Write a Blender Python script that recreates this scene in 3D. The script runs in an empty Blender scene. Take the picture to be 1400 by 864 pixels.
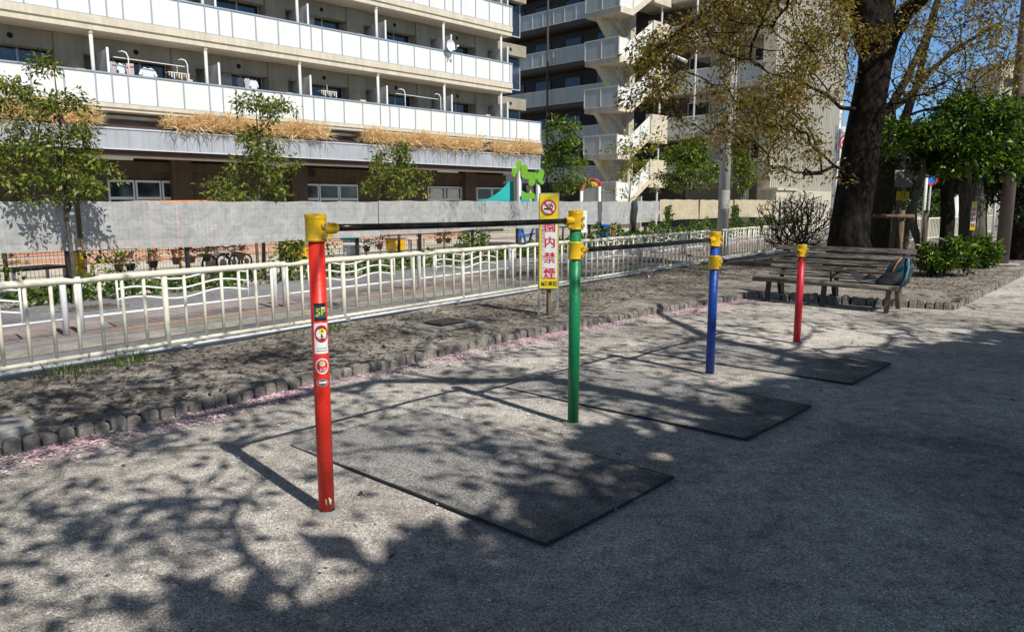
import bpy, math, random
import numpy as np
from mathutils import Vector, Matrix, Euler
R = math.radians
rnd = random.Random(7)
sc = bpy.context.scene
col = sc.collection

# ---------------------------------------------------------------- camera
FPX = 1011.0; PITCH = math.atan(154/FPX); CH = 1.5
cp, sp = math.cos(PITCH), math.sin(PITCH)
cam = bpy.data.cameras.new('camera'); cam.sensor_width = 36; cam.lens = FPX/1400*36
cam.clip_end = 3000; cam.clip_start = 0.05
co = bpy.data.objects.new('camera', cam); col.objects.link(co)
co.location = (0, 0, CH); co.rotation_euler = (math.pi/2-PITCH, 0, 0)
sc.camera = co

def ray(x, y):
    u = (x-700)/FPX; v = (y-432)/FPX
    return u, cp-v*sp, -(sp+v*cp)
def g(x, y, z=0.0):
    a, b, d = ray(x, y); t = (z-CH)/d
    return Vector((a*t, b*t, z))
def at(x, y, Y):
    a, b, d = ray(x, y); t = Y/b
    return Vector((a*t, Y, CH+d*t))
# road frame: s runs along the street, t across it
DX, DY = .6, .8
def rd(s, t, z=0.0): return Vector((DX*s-DY*t, DY*s+DX*t, z))
ROADROT = math.atan2(DY, DX)
def s_at(x, t):
    a = (x-700)/FPX/(cp+.02); Y = t/(DX-DY*a)   # near the horizon
    return .6*a*Y+.8*Y

# ---------------------------------------------------------------- materials
def newmat(name):
    m = bpy.data.materials.new(name); m.use_nodes = True
    nt = m.node_tree; b = nt.nodes['Principled BSDF']
    return m, nt, b
def ramp(nt, stops):
    r = nt.nodes.new('ShaderNodeValToRGB')
    e = r.color_ramp.elements
    while len(e) < len(stops): e.new(.5)
    for k, (p, c) in enumerate(stops):
        e[k].position = p; e[k].color = (*c, 1)
    return r
def simple(name, c, rough=.6, var=.12, scale=6, bump=.0, metal=0, dirt=None, coords='Object', bscale=None, spec=.4):
    m, nt, b = newmat(name); N = nt.nodes; L = nt.links
    tc = N.new('ShaderNodeTexCoord')
    n = N.new('ShaderNodeTexNoise'); n.inputs['Scale'].default_value = scale; n.inputs['Detail'].default_value = 6
    n.inputs['Roughness'].default_value = .65
    L.new(tc.outputs[coords], n.inputs['Vector'])
    lo = tuple(max(0, k*(1-var)) for k in c); hi = tuple(min(1, k*(1+var)) for k in c)
    st = [(.3, lo), (.7, hi)]
    if dirt: st = [(.22, dirt), (.4, lo), (.75, hi)]
    r = ramp(nt, st); L.new(n.outputs['Fac'], r.inputs['Fac']); L.new(r.outputs['Color'], b.inputs['Base Color'])
    b.inputs['Roughness'].default_value = rough; b.inputs['Metallic'].default_value = metal
    b.inputs['Specular IOR Level'].default_value = spec
    if bump:
        n2 = N.new('ShaderNodeTexNoise'); n2.inputs['Scale'].default_value = bscale or scale*4; n2.inputs['Detail'].default_value = 4
        L.new(tc.outputs[coords], n2.inputs['Vector'])
        bp = N.new('ShaderNodeBump'); bp.inputs['Strength'].default_value = bump; bp.inputs['Distance'].default_value = .02
        L.new(n2.outputs['Fac'], bp.inputs['Height']); L.new(bp.outputs['Normal'], b.inputs['Normal'])
    return m
def ground_mat(name, big, fine, specks=None, bump=.5, fscale=150, bigscale=.9, fstr=.55, gain=1.5):
    """gravel / soil: broad patches, fine grains, single light and dark stones"""
    m, nt, b = newmat(name); N = nt.nodes; L = nt.links
    tc = N.new('ShaderNodeTexCoord')
    nb = N.new('ShaderNodeTexNoise'); nb.inputs['Scale'].default_value = bigscale; nb.inputs['Detail'].default_value = 8; nb.inputs['Roughness'].default_value = .62
    L.new(tc.outputs['Object'], nb.inputs['Vector'])
    rb = ramp(nt, [(.3, big[0]), (.55, big[1]), (.75, big[2])]); L.new(nb.outputs['Fac'], rb.inputs['Fac'])
    nf = N.new('ShaderNodeTexVoronoi'); nf.inputs['Scale'].default_value = fscale
    L.new(tc.outputs['Object'], nf.inputs['Vector'])
    sep = N.new('ShaderNodeSeparateColor'); L.new(nf.outputs['Color'], sep.inputs['Color'])
    rf = ramp(nt, [(0, fine[0]), (.45, fine[1]), (.85, fine[1]), (1, fine[2])]); L.new(sep.outputs[0], rf.inputs['Fac'])
    nm = N.new('ShaderNodeTexNoise'); nm.inputs['Scale'].default_value = 60; nm.inputs['Detail'].default_value = 9; nm.inputs['Roughness'].default_value = .8
    L.new(tc.outputs['Object'], nm.inputs['Vector'])
    rm = ramp(nt, [(.34, (.40,)*3), (.5, (1.0,)*3), (.66, (1.6,)*3)]); L.new(nm.outputs['Fac'], rm.inputs['Fac'])
    mx = N.new('ShaderNodeMix'); mx.data_type = 'RGBA'; mx.blend_type = 'MULTIPLY'; mx.inputs[0].default_value = fstr
    L.new(rb.outputs['Color'], mx.inputs[6]); L.new(rf.outputs['Color'], mx.inputs[7])
    mx2 = N.new('ShaderNodeMix'); mx2.data_type = 'RGBA'; mx2.blend_type = 'MULTIPLY'; mx2.inputs[0].default_value = .85
    L.new(mx.outputs[2], mx2.inputs[6]); L.new(rm.outputs['Color'], mx2.inputs[7])
    nw = N.new('ShaderNodeTexNoise'); nw.inputs['Scale'].default_value = bigscale*.42; nw.inputs['Detail'].default_value = 12; nw.inputs['Roughness'].default_value = .72; nw.inputs['Distortion'].default_value = .6
    L.new(tc.outputs['Object'], nw.inputs['Vector'])
    rw = ramp(nt, [(.36, (.58, .57, .56)), (.46, (.86, .85, .84)), (.54, (1, 1, 1)), (.66, (1.12, 1.10, 1.06))]); L.new(nw.outputs['Fac'], rw.inputs['Fac'])
    mx3 = N.new('ShaderNodeMix'); mx3.data_type = 'RGBA'; mx3.blend_type = 'MULTIPLY'; mx3.inputs[0].default_value = 1
    L.new(mx2.outputs[2], mx3.inputs[6]); L.new(rw.outputs['Color'], mx3.inputs[7])
    nh = N.new('ShaderNodeTexNoise'); nh.inputs['Scale'].default_value = 9; nh.inputs['Detail'].default_value = 10; nh.inputs['Roughness'].default_value = .7
    L.new(tc.outputs['Object'], nh.inputs['Vector'])
    rh = ramp(nt, [(.36, (.60,)*3), (.5, (1,)*3), (.64, (1.22,)*3)]); L.new(nh.outputs['Fac'], rh.inputs['Fac'])
    mx4 = N.new('ShaderNodeMix'); mx4.data_type = 'RGBA'; mx4.blend_type = 'MULTIPLY'; mx4.inputs[0].default_value = .8
    L.new(mx3.outputs[2], mx4.inputs[6]); L.new(rh.outputs['Color'], mx4.inputs[7])
    mg = N.new('ShaderNodeMix'); mg.data_type = 'RGBA'; mg.blend_type = 'MULTIPLY'; mg.inputs[0].default_value = 1; mg.inputs[7].default_value = (gain, gain, gain*.985, 1)
    L.new(mx4.outputs[2], mg.inputs[6]); L.new(mg.outputs[2], b.inputs['Base Color'])
    b.inputs['Roughness'].default_value = .95; b.inputs['Specular IOR Level'].default_value = .15
    b2_ = N.new('ShaderNodeBump'); b2_.inputs['Strength'].default_value = .35; b2_.inputs['Distance'].default_value = .035; L.new(nh.outputs['Fac'], b2_.inputs['Height'])
    bp = N.new('ShaderNodeBump'); bp.inputs['Strength'].default_value = bump; bp.inputs['Distance'].default_value = .012; L.new(b2_.outputs['Normal'], bp.inputs['Normal'])
    ad = N.new('ShaderNodeMath'); ad.operation = 'ADD'
    L.new(nf.outputs['Distance'], ad.inputs[0]); L.new(nm.outputs['Fac'], ad.inputs[1])
    L.new(ad.outputs[0], bp.inputs['Height']); L.new(bp.outputs['Normal'], b.inputs['Normal'])
    return m
def leaf_mat(name, cols, trans=.35, gloss=.35, rough=.45):
    m, nt, b = newmat(name); N = nt.nodes; L = nt.links
    ge = N.new('ShaderNodeNewGeometry')
    k = len(cols); r = ramp(nt, [(i/(k-1), c) for i, c in enumerate(cols)])
    L.new(ge.outputs['Random Per Island'], r.inputs['Fac'])
    L.new(r.outputs['Color'], b.inputs['Base Color'])
    b.inputs['Roughness'].default_value = rough; b.inputs['Specular IOR Level'].default_value = gloss
    tr = N.new('ShaderNodeBsdfTranslucent')
    hs = N.new('ShaderNodeHueSaturation'); hs.inputs['Value'].default_value = 1.5; hs.inputs['Saturation'].default_value = 1.1
    L.new(r.outputs['Color'], hs.inputs['Color']); L.new(hs.outputs['Color'], tr.inputs['Color'])
    ms = N.new('ShaderNodeMixShader'); ms.inputs[0].default_value = trans
    L.new(b.outputs[0], ms.inputs[1]); L.new(tr.outputs[0], ms.inputs[2])
    L.new(ms.outputs[0], N['Material Output'].inputs['Surface'])
    return m
def bark_mat(name, a, c, scale=5, bump=1.0, stretch=.22, sv=None):
    m, nt, b = newmat(name); N = nt.nodes; L = nt.links
    tc = N.new('ShaderNodeTexCoord'); mp = N.new('ShaderNodeMapping'); mp.inputs['Scale'].default_value = sv or (1, 1, stretch)
    L.new(tc.outputs['Object'], mp.inputs['Vector'])
    n = N.new('ShaderNodeTexNoise'); n.inputs['Scale'].default_value = scale*2; n.inputs['Detail'].default_value = 10; n.inputs['Roughness'].default_value = .75
    L.new(mp.outputs[0], n.inputs['Vector'])
    r = ramp(nt, [(.35, a), (.65, c)]); L.new(n.outputs['Fac'], r.inputs['Fac']); L.new(r.outputs['Color'], b.inputs['Base Color'])
    b.inputs['Roughness'].default_value = .95; b.inputs['Specular IOR Level'].default_value = .1
    v = N.new('ShaderNodeTexVoronoi'); v.inputs['Scale'].default_value = scale*3; L.new(mp.outputs[0], v.inputs['Vector'])
    ad = N.new('ShaderNodeMath'); ad.operation = 'ADD'; L.new(n.outputs['Fac'], ad.inputs[0]); L.new(v.outputs['Distance'], ad.inputs[1])
    bp = N.new('ShaderNodeBump'); bp.inputs['Strength'].default_value = bump; bp.inputs['Distance'].default_value = .05
    L.new(ad.outputs[0], bp.inputs['Height']); L.new(bp.outputs['Normal'], b.inputs['Normal'])
    return m
def cloth_mat(name, c, thru=.1, transp=.12):
    m = simple(name, c, rough=.85, var=.14, scale=1.6, bump=.6, bscale=9, spec=.15)
    nt = m.node_tree; N = nt.nodes; L = nt.links; b = N['Principled BSDF']
    src = b.inputs['Base Color'].links[0].from_socket; tc = N.new('ShaderNodeTexCoord'); sx = N.new('ShaderNodeSeparateXYZ'); L.new(tc.outputs['Object'], sx.inputs[0])
    prev = src
    for ax, fr_, du in ((0, 13.0, .13), (2, 6.5, .07)):
        mu = N.new('ShaderNodeMath'); mu.operation = 'MULTIPLY'; mu.inputs[1].default_value = fr_; L.new(sx.outputs[ax], mu.inputs[0])
        fr = N.new('ShaderNodeMath'); fr.operation = 'FRACT'; L.new(mu.outputs[0], fr.inputs[0])
        r = ramp(nt, [(0, (.88,)*3), (du, (.90,)*3), (du+.08, (1,)*3), (1, (1,)*3)]); L.new(fr.outputs[0], r.inputs['Fac'])
        mx = N.new('ShaderNodeMix'); mx.data_type = 'RGBA'; mx.blend_type = 'MULTIPLY'; mx.inputs[0].default_value = 1; L.new(prev, mx.inputs[6]); L.new(r.outputs['Color'], mx.inputs[7]); prev = mx.outputs[2]
    nn = N.new('ShaderNodeTexNoise'); nn.inputs['Scale'].default_value = 5; nn.inputs['Detail'].default_value = 9; nn.inputs['Distortion'].default_value = 1.5; L.new(tc.outputs['Object'], nn.inputs['Vector'])
    r = ramp(nt, [(.35, (.84,)*3), (.6, (1.05,)*3)]); L.new(nn.outputs['Fac'], r.inputs['Fac'])
    mx = N.new('ShaderNodeMix'); mx.data_type = 'RGBA'; mx.blend_type = 'MULTIPLY'; mx.inputs[0].default_value = 1; L.new(prev, mx.inputs[6]); L.new(r.outputs['Color'], mx.inputs[7]); L.new(mx.outputs[2], b.inputs['Base Color'])
    tr = N.new('ShaderNodeBsdfTranslucent'); tr.inputs['Color'].default_value = (*c, 1)
    tp = N.new('ShaderNodeBsdfTransparent')
    m1 = N.new('ShaderNodeMixShader'); m1.inputs[0].default_value = thru; L.new(b.outputs[0], m1.inputs[1]); L.new(tr.outputs[0], m1.inputs[2])
    m2 = N.new('ShaderNodeMixShader'); m2.inputs[0].default_value = transp; L.new(m1.outputs[0], m2.inputs[1]); L.new(tp.outputs[0], m2.inputs[2])
    L.new(m2.outputs[0], N['Material Output'].inputs['Surface'])
    return m
def striped(name, c1, c2, scale, axis=0, rough=.7, duty=.5, bump=.6):
    m, nt, b = newmat(name); N = nt.nodes; L = nt.links
    tc = N.new('ShaderNodeTexCoord'); sx = N.new('ShaderNodeSeparateXYZ'); L.new(tc.outputs['Object'], sx.inputs[0])
    mu = N.new('ShaderNodeMath'); mu.operation = 'MULTIPLY'; mu.inputs[1].default_value = scale; L.new(sx.outputs[axis], mu.inputs[0])
    fr = N.new('ShaderNodeMath'); fr.operation = 'FRACT'; L.new(mu.outputs[0], fr.inputs[0])
    r = ramp(nt, [(0, c2), (duty*.8, c2), (duty, c1), (.98, c1)]); L.new(fr.outputs[0], r.inputs['Fac'])
    n = N.new('ShaderNodeTexNoise'); n.inputs['Scale'].default_value = 1.2; n.inputs['Detail'].default_value = 6; L.new(tc.outputs['Object'], n.inputs['Vector'])
    r2 = ramp(nt, [(.3, (.8,)*3), (.7, (1,)*3)]); L.new(n.outputs['Fac'], r2.inputs['Fac'])
    mx = N.new('ShaderNodeMix'); mx.data_type = 'RGBA'; mx.blend_type = 'MULTIPLY'; mx.inputs[0].default_value = 1
    L.new(r.outputs['Color'], mx.inputs[6]); L.new(r2.outputs['Color'], mx.inputs[7]); L.new(mx.outputs[2], b.inputs['Base Color'])
    b.inputs['Roughness'].default_value = rough
    return m

M = {}
M['gravel'] = ground_mat('gravel', [(.43, .40, .365), (.60, .565, .52), (.74, .70, .645)], [(.12, .12, .12), (1.0, .985, .96), (2.1, 2.0, 1.9)], bump=.45, fscale=240, fstr=.9, gain=1.02)
M['soil'] = ground_mat('soil', [(.17, .15, .132), (.29, .265, .235), (.42, .39, .35)], [(.3, .28, .26), (1, 1, 1), (1.8, 1.6, 1.4)], bump=.6, fscale=60, bigscale=1.4, fstr=.8, gain=1.15)
M['asphalt'] = ground_mat('asphalt', [(.13, .13, .135), (.17, .17, .175), (.21, .21, .21)], [(.7,)*3, (1,)*3, (1.5,)*3], bump=.3, fscale=120, bigscale=.5, fstr=.4)
M['gutter'] = ground_mat('gutter', [(.17, .155, .135), (.24, .22, .195), (.30, .28, .25)], [(.7,)*3, (1,)*3, (1.3,)*3], bump=.3, fscale=60, bigscale=1.5, fstr=.4)
M['sand'] = ground_mat('sand', [(.32, .29, .25), (.42, .385, .33), (.5, .46, .4)], [(.7,)*3, (1,)*3, (1.3,)*3], bump=.3, fscale=60, bigscale=.8, fstr=.4)
M['mat'] = ground_mat('mat', [(.11, .108, .105), (.20, .19, .18), (.36, .34, .31)], [(.35,)*3, (1,)*3, (2.6, 2.5, 2.4)], bump=.7, fscale=160, bigscale=1.3, fstr=.8, gain=1.0)
_nt = M['mat'].node_tree; _tc = _nt.nodes.new('ShaderNodeTexCoord'); _sx = _nt.nodes.new('ShaderNodeSeparateXYZ'); _nt.links.new(_tc.outputs['Object'], _sx.inputs[0])
_no = _nt.nodes.new('ShaderNodeTexNoise'); _no.inputs['Scale'].default_value = 2.2; _no.inputs['Detail'].default_value = 9; _no.inputs['Roughness'].default_value = .7; _nt.links.new(_tc.outputs['Object'], _no.inputs['Vector'])
_m1 = _nt.nodes.new('ShaderNodeMath'); _m1.operation = 'MULTIPLY_ADD'; _m1.inputs[1].default_value = .30; _nt.links.new(_sx.outputs[0], _m1.inputs[0]); _nt.links.new(_no.outputs['Fac'], _m1.inputs[2])
_r = ramp(_nt, [(.14, (0,)*3), (.46, (1,)*3)]); _nt.links.new(_m1.outputs[0], _r.inputs['Fac'])
_mx = _nt.nodes.new('ShaderNodeMix'); _mx.data_type = 'RGBA'; _b = _nt.nodes['Principled BSDF']; _src = _b.inputs['Base Color'].links[0].from_socket
_v = [n for n in _nt.nodes if n.type == 'TEX_VORONOI'][0]; _rs = ramp(_nt, [(0, (.12, .115, .105)), (.5, (.38, .36, .335)), (1, (.62, .59, .55))]); _sc = _nt.nodes.new('ShaderNodeSeparateColor'); _nt.links.new(_v.outputs['Color'], _sc.inputs[0]); _nt.links.new(_sc.outputs[0], _rs.inputs['Fac'])
_nt.links.new(_r.outputs['Color'], _mx.inputs[0]); _nt.links.new(_src, _mx.inputs[6]); _nt.links.new(_rs.outputs['Color'], _mx.inputs[7]); _nt.links.new(_mx.outputs[2], _b.inputs['Base Color'])
M['matedge'] = simple('matedge', (.035, .035, .037), .9, .3, 20, bump=.4)
M['concrete'] = simple('concrete', (.42, .41, .38), .9, .18, 3, bump=.4, dirt=(.22, .21, .19))
M['concdark'] = simple('concdark', (.22, .21, .195), .9, .25, 4, bump=.4)
M['brick'] = simple('brick', (.27, .245, .21), .92, .38, 9, bump=.9, dirt=(.09, .08, .068))
M['orange_line'] = simple('orange_line', (.62, .27, .05), .8, .2, 12)
# paint and metal
M['cream'] = simple('cream', (.74, .70, .56), .38, .07, 9, dirt=(.45, .40, .30))
M['white'] = simple('white', (.80, .80, .79), .4, .05, 5)
M['offwhite'] = simple('offwhite', (.66, .66, .63), .5, .08, 5)
def post_paint(name, c, faded):
    m = simple(name, c, .42, .14, 3.5, dirt=faded, bump=.12, bscale=30); nt = m.node_tree; N = nt.nodes; L = nt.links; b = N['Principled BSDF']
    src = b.inputs['Base Color'].links[0].from_socket
    tc = N.new('ShaderNodeTexCoord'); sx = N.new('ShaderNodeSeparateXYZ'); L.new(tc.outputs['Object'], sx.inputs[0])
    n = N.new('ShaderNodeTexNoise'); n.inputs['Scale'].default_value = 34; n.inputs['Detail'].default_value = 8; n.inputs['Roughness'].default_value = .75; L.new(tc.outputs['Object'], n.inputs['Vector'])
    ma = N.new('ShaderNodeMath'); ma.operation = 'MULTIPLY_ADD'; ma.inputs[1].default_value = -.9; L.new(sx.outputs[2], ma.inputs[0]); L.new(n.outputs['Fac'], ma.inputs[2])
    mb_ = N.new('ShaderNodeMath'); mb_.operation = 'MAXIMUM'; mc = N.new('ShaderNodeMath'); mc.operation = 'SUBTRACT'; mc.inputs[1].default_value = .125; L.new(n.outputs['Fac'], mc.inputs[0]); L.new(ma.outputs[0], mb_.inputs[0]); L.new(mc.outputs[0], mb_.inputs[1])
    r = ramp(nt, [(.48, (0,)*3), (.53, (1,)*3)]); L.new(mb_.outputs[0], r.inputs['Fac'])
    mx = N.new('ShaderNodeMix'); mx.data_type = 'RGBA'; L.new(r.outputs['Color'], mx.inputs[0]); L.new(src, mx.inputs[6]); mx.inputs[7].default_value = (c[0]*.35+.13, c[1]*.35+.12, c[2]*.35+.10, 1); L.new(mx.outputs[2], b.inputs['Base Color'])
    return m
M['red'] = post_paint('red', (.74, .030, .014), (.58, .03, .02))
M['green'] = post_paint('green', (.006, .20, .065), (.01, .15, .05))
M['blue'] = post_paint('blue', (.010, .055, .30), (.012, .05, .22))
M['red2'] = post_paint('red2', (.50, .015, .025), (.42, .02, .03))
M['yellow'] = simple('yellow', (.78, .47, .012), .4, .10, 14, dirt=(.42, .25, .02))
M['bar'] = simple('bar', (.040, .030, .026), .3, .5, 14, metal=.6, dirt=(.10, .055, .035))
M['steel'] = simple('steel', (.45, .46, .47), .45, .12, 8, metal=.7)
M['galv'] = simple('galv', (.50, .52, .54), .5, .14, 5, metal=.4)
M['bolt'] = simple('bolt', (.5, .5, .5), .35, .2, 20, metal=.9)
M['hole'] = simple('hole', (.01, .01, .01), .8, .1, 5)
M['brownpole'] = simple('brownpole', (.16, .125, .115), .5, .12, 3)
M['conpole'] = simple('conpole', (.60, .59, .57), .85, .1, 2.5, bump=.2, dirt=(.3, .29, .27))
M['black'] = simple('black', (.012, .012, .014), .6, .3, 9)
M['darkmetal'] = simple('darkmetal', (.035, .028, .022), .6, .3, 8)
M['orange'] = simple('orange', (.80, .24, .01), .4, .08, 5)
# building
M['wall'] = simple('wall', (.36, .32, .245), .85, .10, 1.2, bump=.15, bscale=30)
M['wall_in'] = simple('wall_in', (.50, .455, .365), .85, .08, 1.0)
M['slab'] = simple('slab', (.68, .61, .475), .8, .05, 1.5, dirt=(.52, .46, .36))
M['soffit'] = simple('soffit', (.62, .58, .50), .85, .06, 1.2)
M['panelw'] = simple('panelw', (.80, .81, .77), .35, .04, .5, dirt=(.70, .71, .68))
M['railgrey'] = simple('railgrey', (.38, .43, .48), .4, .06, 5, metal=.3)
M['brownwall'] = simple('brownwall', (.085, .058, .037), .85, .10, 1.2)
M['fascia'] = striped('fascia', (.43, .455, .49), (.36, .385, .42), 1.55, 0, .45, .04)
M['fasciaplain'] = simple('fasciaplain', (.54, .57, .60), .4, .06, 1)
M['browntrim'] = simple('browntrim', (.085, .045, .04), .6, .1, 3)
M['frame'] = simple('frame', (.60, .61, .60), .4, .05, 4)
m, nt, b = newmat('glass'); b.inputs['Base Color'].default_value = (.018, .022, .026, 1); b.inputs['Roughness'].default_value = .06; b.inputs['Specular IOR Level'].default_value = .7; M['glass'] = m
_n = nt.nodes.new('ShaderNodeTexNoise'); _n.inputs['Scale'].default_value = 1.3; _tc = nt.nodes.new('ShaderNodeTexCoord'); nt.links.new(_tc.outputs['Object'], _n.inputs['Vector'])
_r = ramp(nt, [(.35, (.008, .01, .012)), (.6, (.03, .034, .04)), (.75, (.11, .115, .11))]); nt.links.new(_n.outputs['Fac'], _r.inputs['Fac']); nt.links.new(_r.outputs['Color'], b.inputs['Base Color'])
M['curtain'] = simple('curtain', (.55, .52, .46), .9, .2, 9)
M['ribbed'] = striped('ribbed', (.47, .44, .36), (.22, .205, .165), 4.2, 1, .8, .42)
M['b2wall'] = simple('b2wall', (.62, .57, .46), .85, .07, .8, dirt=(.5, .46, .38))
M['b2dark'] = simple('b2dark', (.085, .08, .07), .85, .12, .8)  # wall tone darkened, left wing shade put into the colour; also pipe, annex
M['panelg'] = simple('panelg', (.47, .51, .515), .4, .05, .7)  # cool, darker copy of the white panels: facade shade put into the colour
M['tarpg'] = cloth_mat('tarpg', (.50, .50, .485), .10, .10)
M['tarpb'] = cloth_mat('tarpb', (.62, .53, .36), .12, .02)
M['teal'] = simple('teal', (.015, .33, .31), .7, .12, 2)
M['lime'] = simple('lime', (.20, .48, .03), .5, .1, 3)
M['beigeply'] = simple('beigeply', (.68, .56, .36), .6, .1, 3)
M['toyblue'] = simple('toyblue', (.02, .16, .55), .4, .1, 4)
M['toyred'] = simple('toyred', (.65, .03, .03), .4, .1, 4)
M['toyyel'] = simple('toyyel', (.80, .45, .02), .5, .1, 4)
M['coral'] = striped('coral', (.55, .27, .17), (.20, .09, .06), 7.0, 2, .8, .3)
M['pot'] = simple('pot', (.30, .13, .09), .8, .2, 8)
M['potblack'] = simple('potblack', (.03, .03, .03), .7, .2, 8)
M['wood'] = bark_mat('wood', (.045, .038, .032), (.27, .235, .195), 9, .6, sv=(.16, 1, 1))
M['log'] = bark_mat('log', (.09, .065, .045), (.25, .19, .13), 6, .6)
M['bark'] = bark_mat('bark', (.004, .0035, .003), (.042, .033, .025), 3.2, 1.3, .5)
M['barkgrey'] = bark_mat('barkgrey', (.04, .036, .028), (.19, .165, .13), 7, .9)
M['barkmoss'] = bark_mat('barkmoss', (.018, .016, .009), (.085, .075, .038), 8, .9, .5)
M['twig'] = bark_mat('twig', (.03, .02, .015), (.14, .10, .075), 12, .4)
M['lf_cherry'] = leaf_mat('lf_cherry', [(.10, .045, .022), (.17, .09, .03), (.13, .14, .025), (.31, .28, .04), (.22, .11, .05), (.20, .20, .035)], .42)
M['lf_street'] = leaf_mat('lf_street', [(.02, .05, .012), (.07, .12, .018), (.15, .20, .028), (.24, .25, .04), (.36, .33, .08)], .3)
M['lf_green'] = leaf_mat('lf_green', [(.015, .04, .008), (.07, .12, .015), (.15, .21, .025), (.25, .30, .04)], .3)
M['lf_yellow'] = leaf_mat('lf_yellow', [(.10, .13, .02), (.22, .22, .03), (.33, .30, .04)], .4)
M['lf_gloss'] = leaf_mat('lf_gloss', [(.006, .016, .003), (.018, .045, .004), (.08, .15, .010), (.20, .32, .02)], .25, .55, .35)
M['lf_dark'] = leaf_mat('lf_dark', [(.008, .016, .006), (.02, .035, .012), (.03, .05, .015)], .25)
M['lf_ivy'] = leaf_mat('lf_ivy', [(.02, .05, .01), (.06, .11, .015), (.10, .17, .025), (.17, .21, .05)], .25)
M['lf_shade'] = leaf_mat('lf_shade', [(.03, .05, .02), (.05, .08, .02)], .10)
M['drygrass'] = leaf_mat('drygrass', [(.52, .39, .21), (.74, .59, .35), (.90, .76, .52)], .4)
M['petal'] = leaf_mat('petal', [(.72, .44, .52), (.85, .62, .69), (.88, .76, .80)], .2)
M['petalw'] = leaf_mat('petalw', [(.55, .53, .50), (.8, .76, .74)], .1)
M['litter'] = leaf_mat('litter', [(.06, .045, .035), (.13, .10, .075), (.24, .195, .15), (.36, .32, .27)], .1)
M['flower_red'] = leaf_mat('flower_red', [(.6, .01, .02), (.7, .05, .10)], .2)
M['flower_mix'] = leaf_mat('flower_mix', [(.6, .01, .02), (.75, .60, .05), (.75, .75, .75), (.35, .10, .40), (.70, .20, .30)], .2)
# signs
def flat(name, c, rough=.5): return simple(name, c, rough, .04, 8)
M['s_yellow'] = flat('s_yellow', (.80, .62, .02)); M['s_white'] = flat('s_white', (.78, .79, .77)); M['s_red'] = flat('s_red', (.62, .02, .03)); M['s_black'] = flat('s_black', (.02, .02, .02))
M['s_pink'] = flat('s_pink', (.50, .12, .14)); M['s_grey'] = flat('s_grey', (.28, .28, .26)); M['s_brown'] = flat('s_brown', (.15, .03, .02)); M['s_dteal'] = flat('s_dteal', (.02, .10, .10))
M['bp_teal'] = simple('bp_teal', (.010, .060, .080), .7, .3, 18, bump=.4)
M['bp_black'] = simple('bp_black', (.014, .015, .018), .75, .4, 14, bump=.5)
M['bp_orange'] = flat('bp_orange', (.75, .20, .03)); M['bp_grey'] = flat('bp_grey', (.28, .30, .32))
M['dish'] = flat('dish', (.8, .8, .8))
def streaks(m, lo=.72, sc_=(2.2, 2.2, .16), pos=(.42, .6)):
    nt = m.node_tree; N = nt.nodes; L = nt.links; b = N['Principled BSDF']; src = b.inputs['Base Color'].links[0].from_socket
    tc = N.new('ShaderNodeTexCoord'); mp = N.new('ShaderNodeMapping'); mp.inputs['Scale'].default_value = sc_; L.new(tc.outputs['Object'], mp.inputs['Vector'])
    n = N.new('ShaderNodeTexNoise'); n.inputs['Scale'].default_value = 2.4; n.inputs['Detail'].default_value = 10; n.inputs['Roughness'].default_value = .7; L.new(mp.outputs[0], n.inputs['Vector'])
    r = ramp(nt, [(pos[0], (lo, lo*.985, lo*.95)), (pos[1], (1, 1, 1))]); L.new(n.outputs['Fac'], r.inputs['Fac'])
    mx = N.new('ShaderNodeMix'); mx.data_type = 'RGBA'; mx.blend_type = 'MULTIPLY'; mx.inputs[0].default_value = 1; L.new(src, mx.inputs[6]); L.new(r.outputs['Color'], mx.inputs[7]); L.new(mx.outputs[2], b.inputs['Base Color'])
for k_, lo_ in (('panelw', .94), ('slab', .88), ('wall', .85), ('b2wall', .80), ('panelg', .9), ('fascia', .90), ('ribbed', .84), ('conpole', .85), ('brownwall', .75)): streaks(M[k_], lo_)
# tiles
def tile_mat():
    m, nt, b = newmat('tiles'); N = nt.nodes; L = nt.links
    tc = N.new('ShaderNodeTexCoord'); br = N.new('ShaderNodeTexBrick'); br.inputs['Scale'].default_value = 3.3
    br.inputs['Color1'].default_value = (.36, .285, .265, 1); br.inputs['Color2'].default_value = (.31, .27, .25, 1); br.inputs['Mortar'].default_value = (.16, .13, .12, 1)
    br.inputs['Mortar Size'].default_value = .025; br.inputs['Brick Width'].default_value = 1.0; br.inputs['Row Height'].default_value = 1.0
    L.new(tc.outputs['Object'], br.inputs['Vector'])
    n = N.new('ShaderNodeTexNoise'); n.inputs['Scale'].default_value = 1.3; n.inputs['Detail'].default_value = 8; L.new(tc.outputs['Object'], n.inputs['Vector'])
    r2 = ramp(nt, [(.35, (.65,)*3), (.65, (1.1,)*3)]); L.new(n.outputs['Fac'], r2.inputs['Fac'])
    mx = N.new('ShaderNodeMix'); mx.data_type = 'RGBA'; mx.blend_type = 'MULTIPLY'; mx.inputs[0].default_value = 1
    L.new(br.outputs['Color'], mx.inputs[6]); L.new(r2.outputs['Color'], mx.inputs[7]); L.new(mx.outputs[2], b.inputs['Base Color'])
    b.inputs['Roughness'].default_value = .9
    return m
M['tiles'] = tile_mat()

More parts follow.
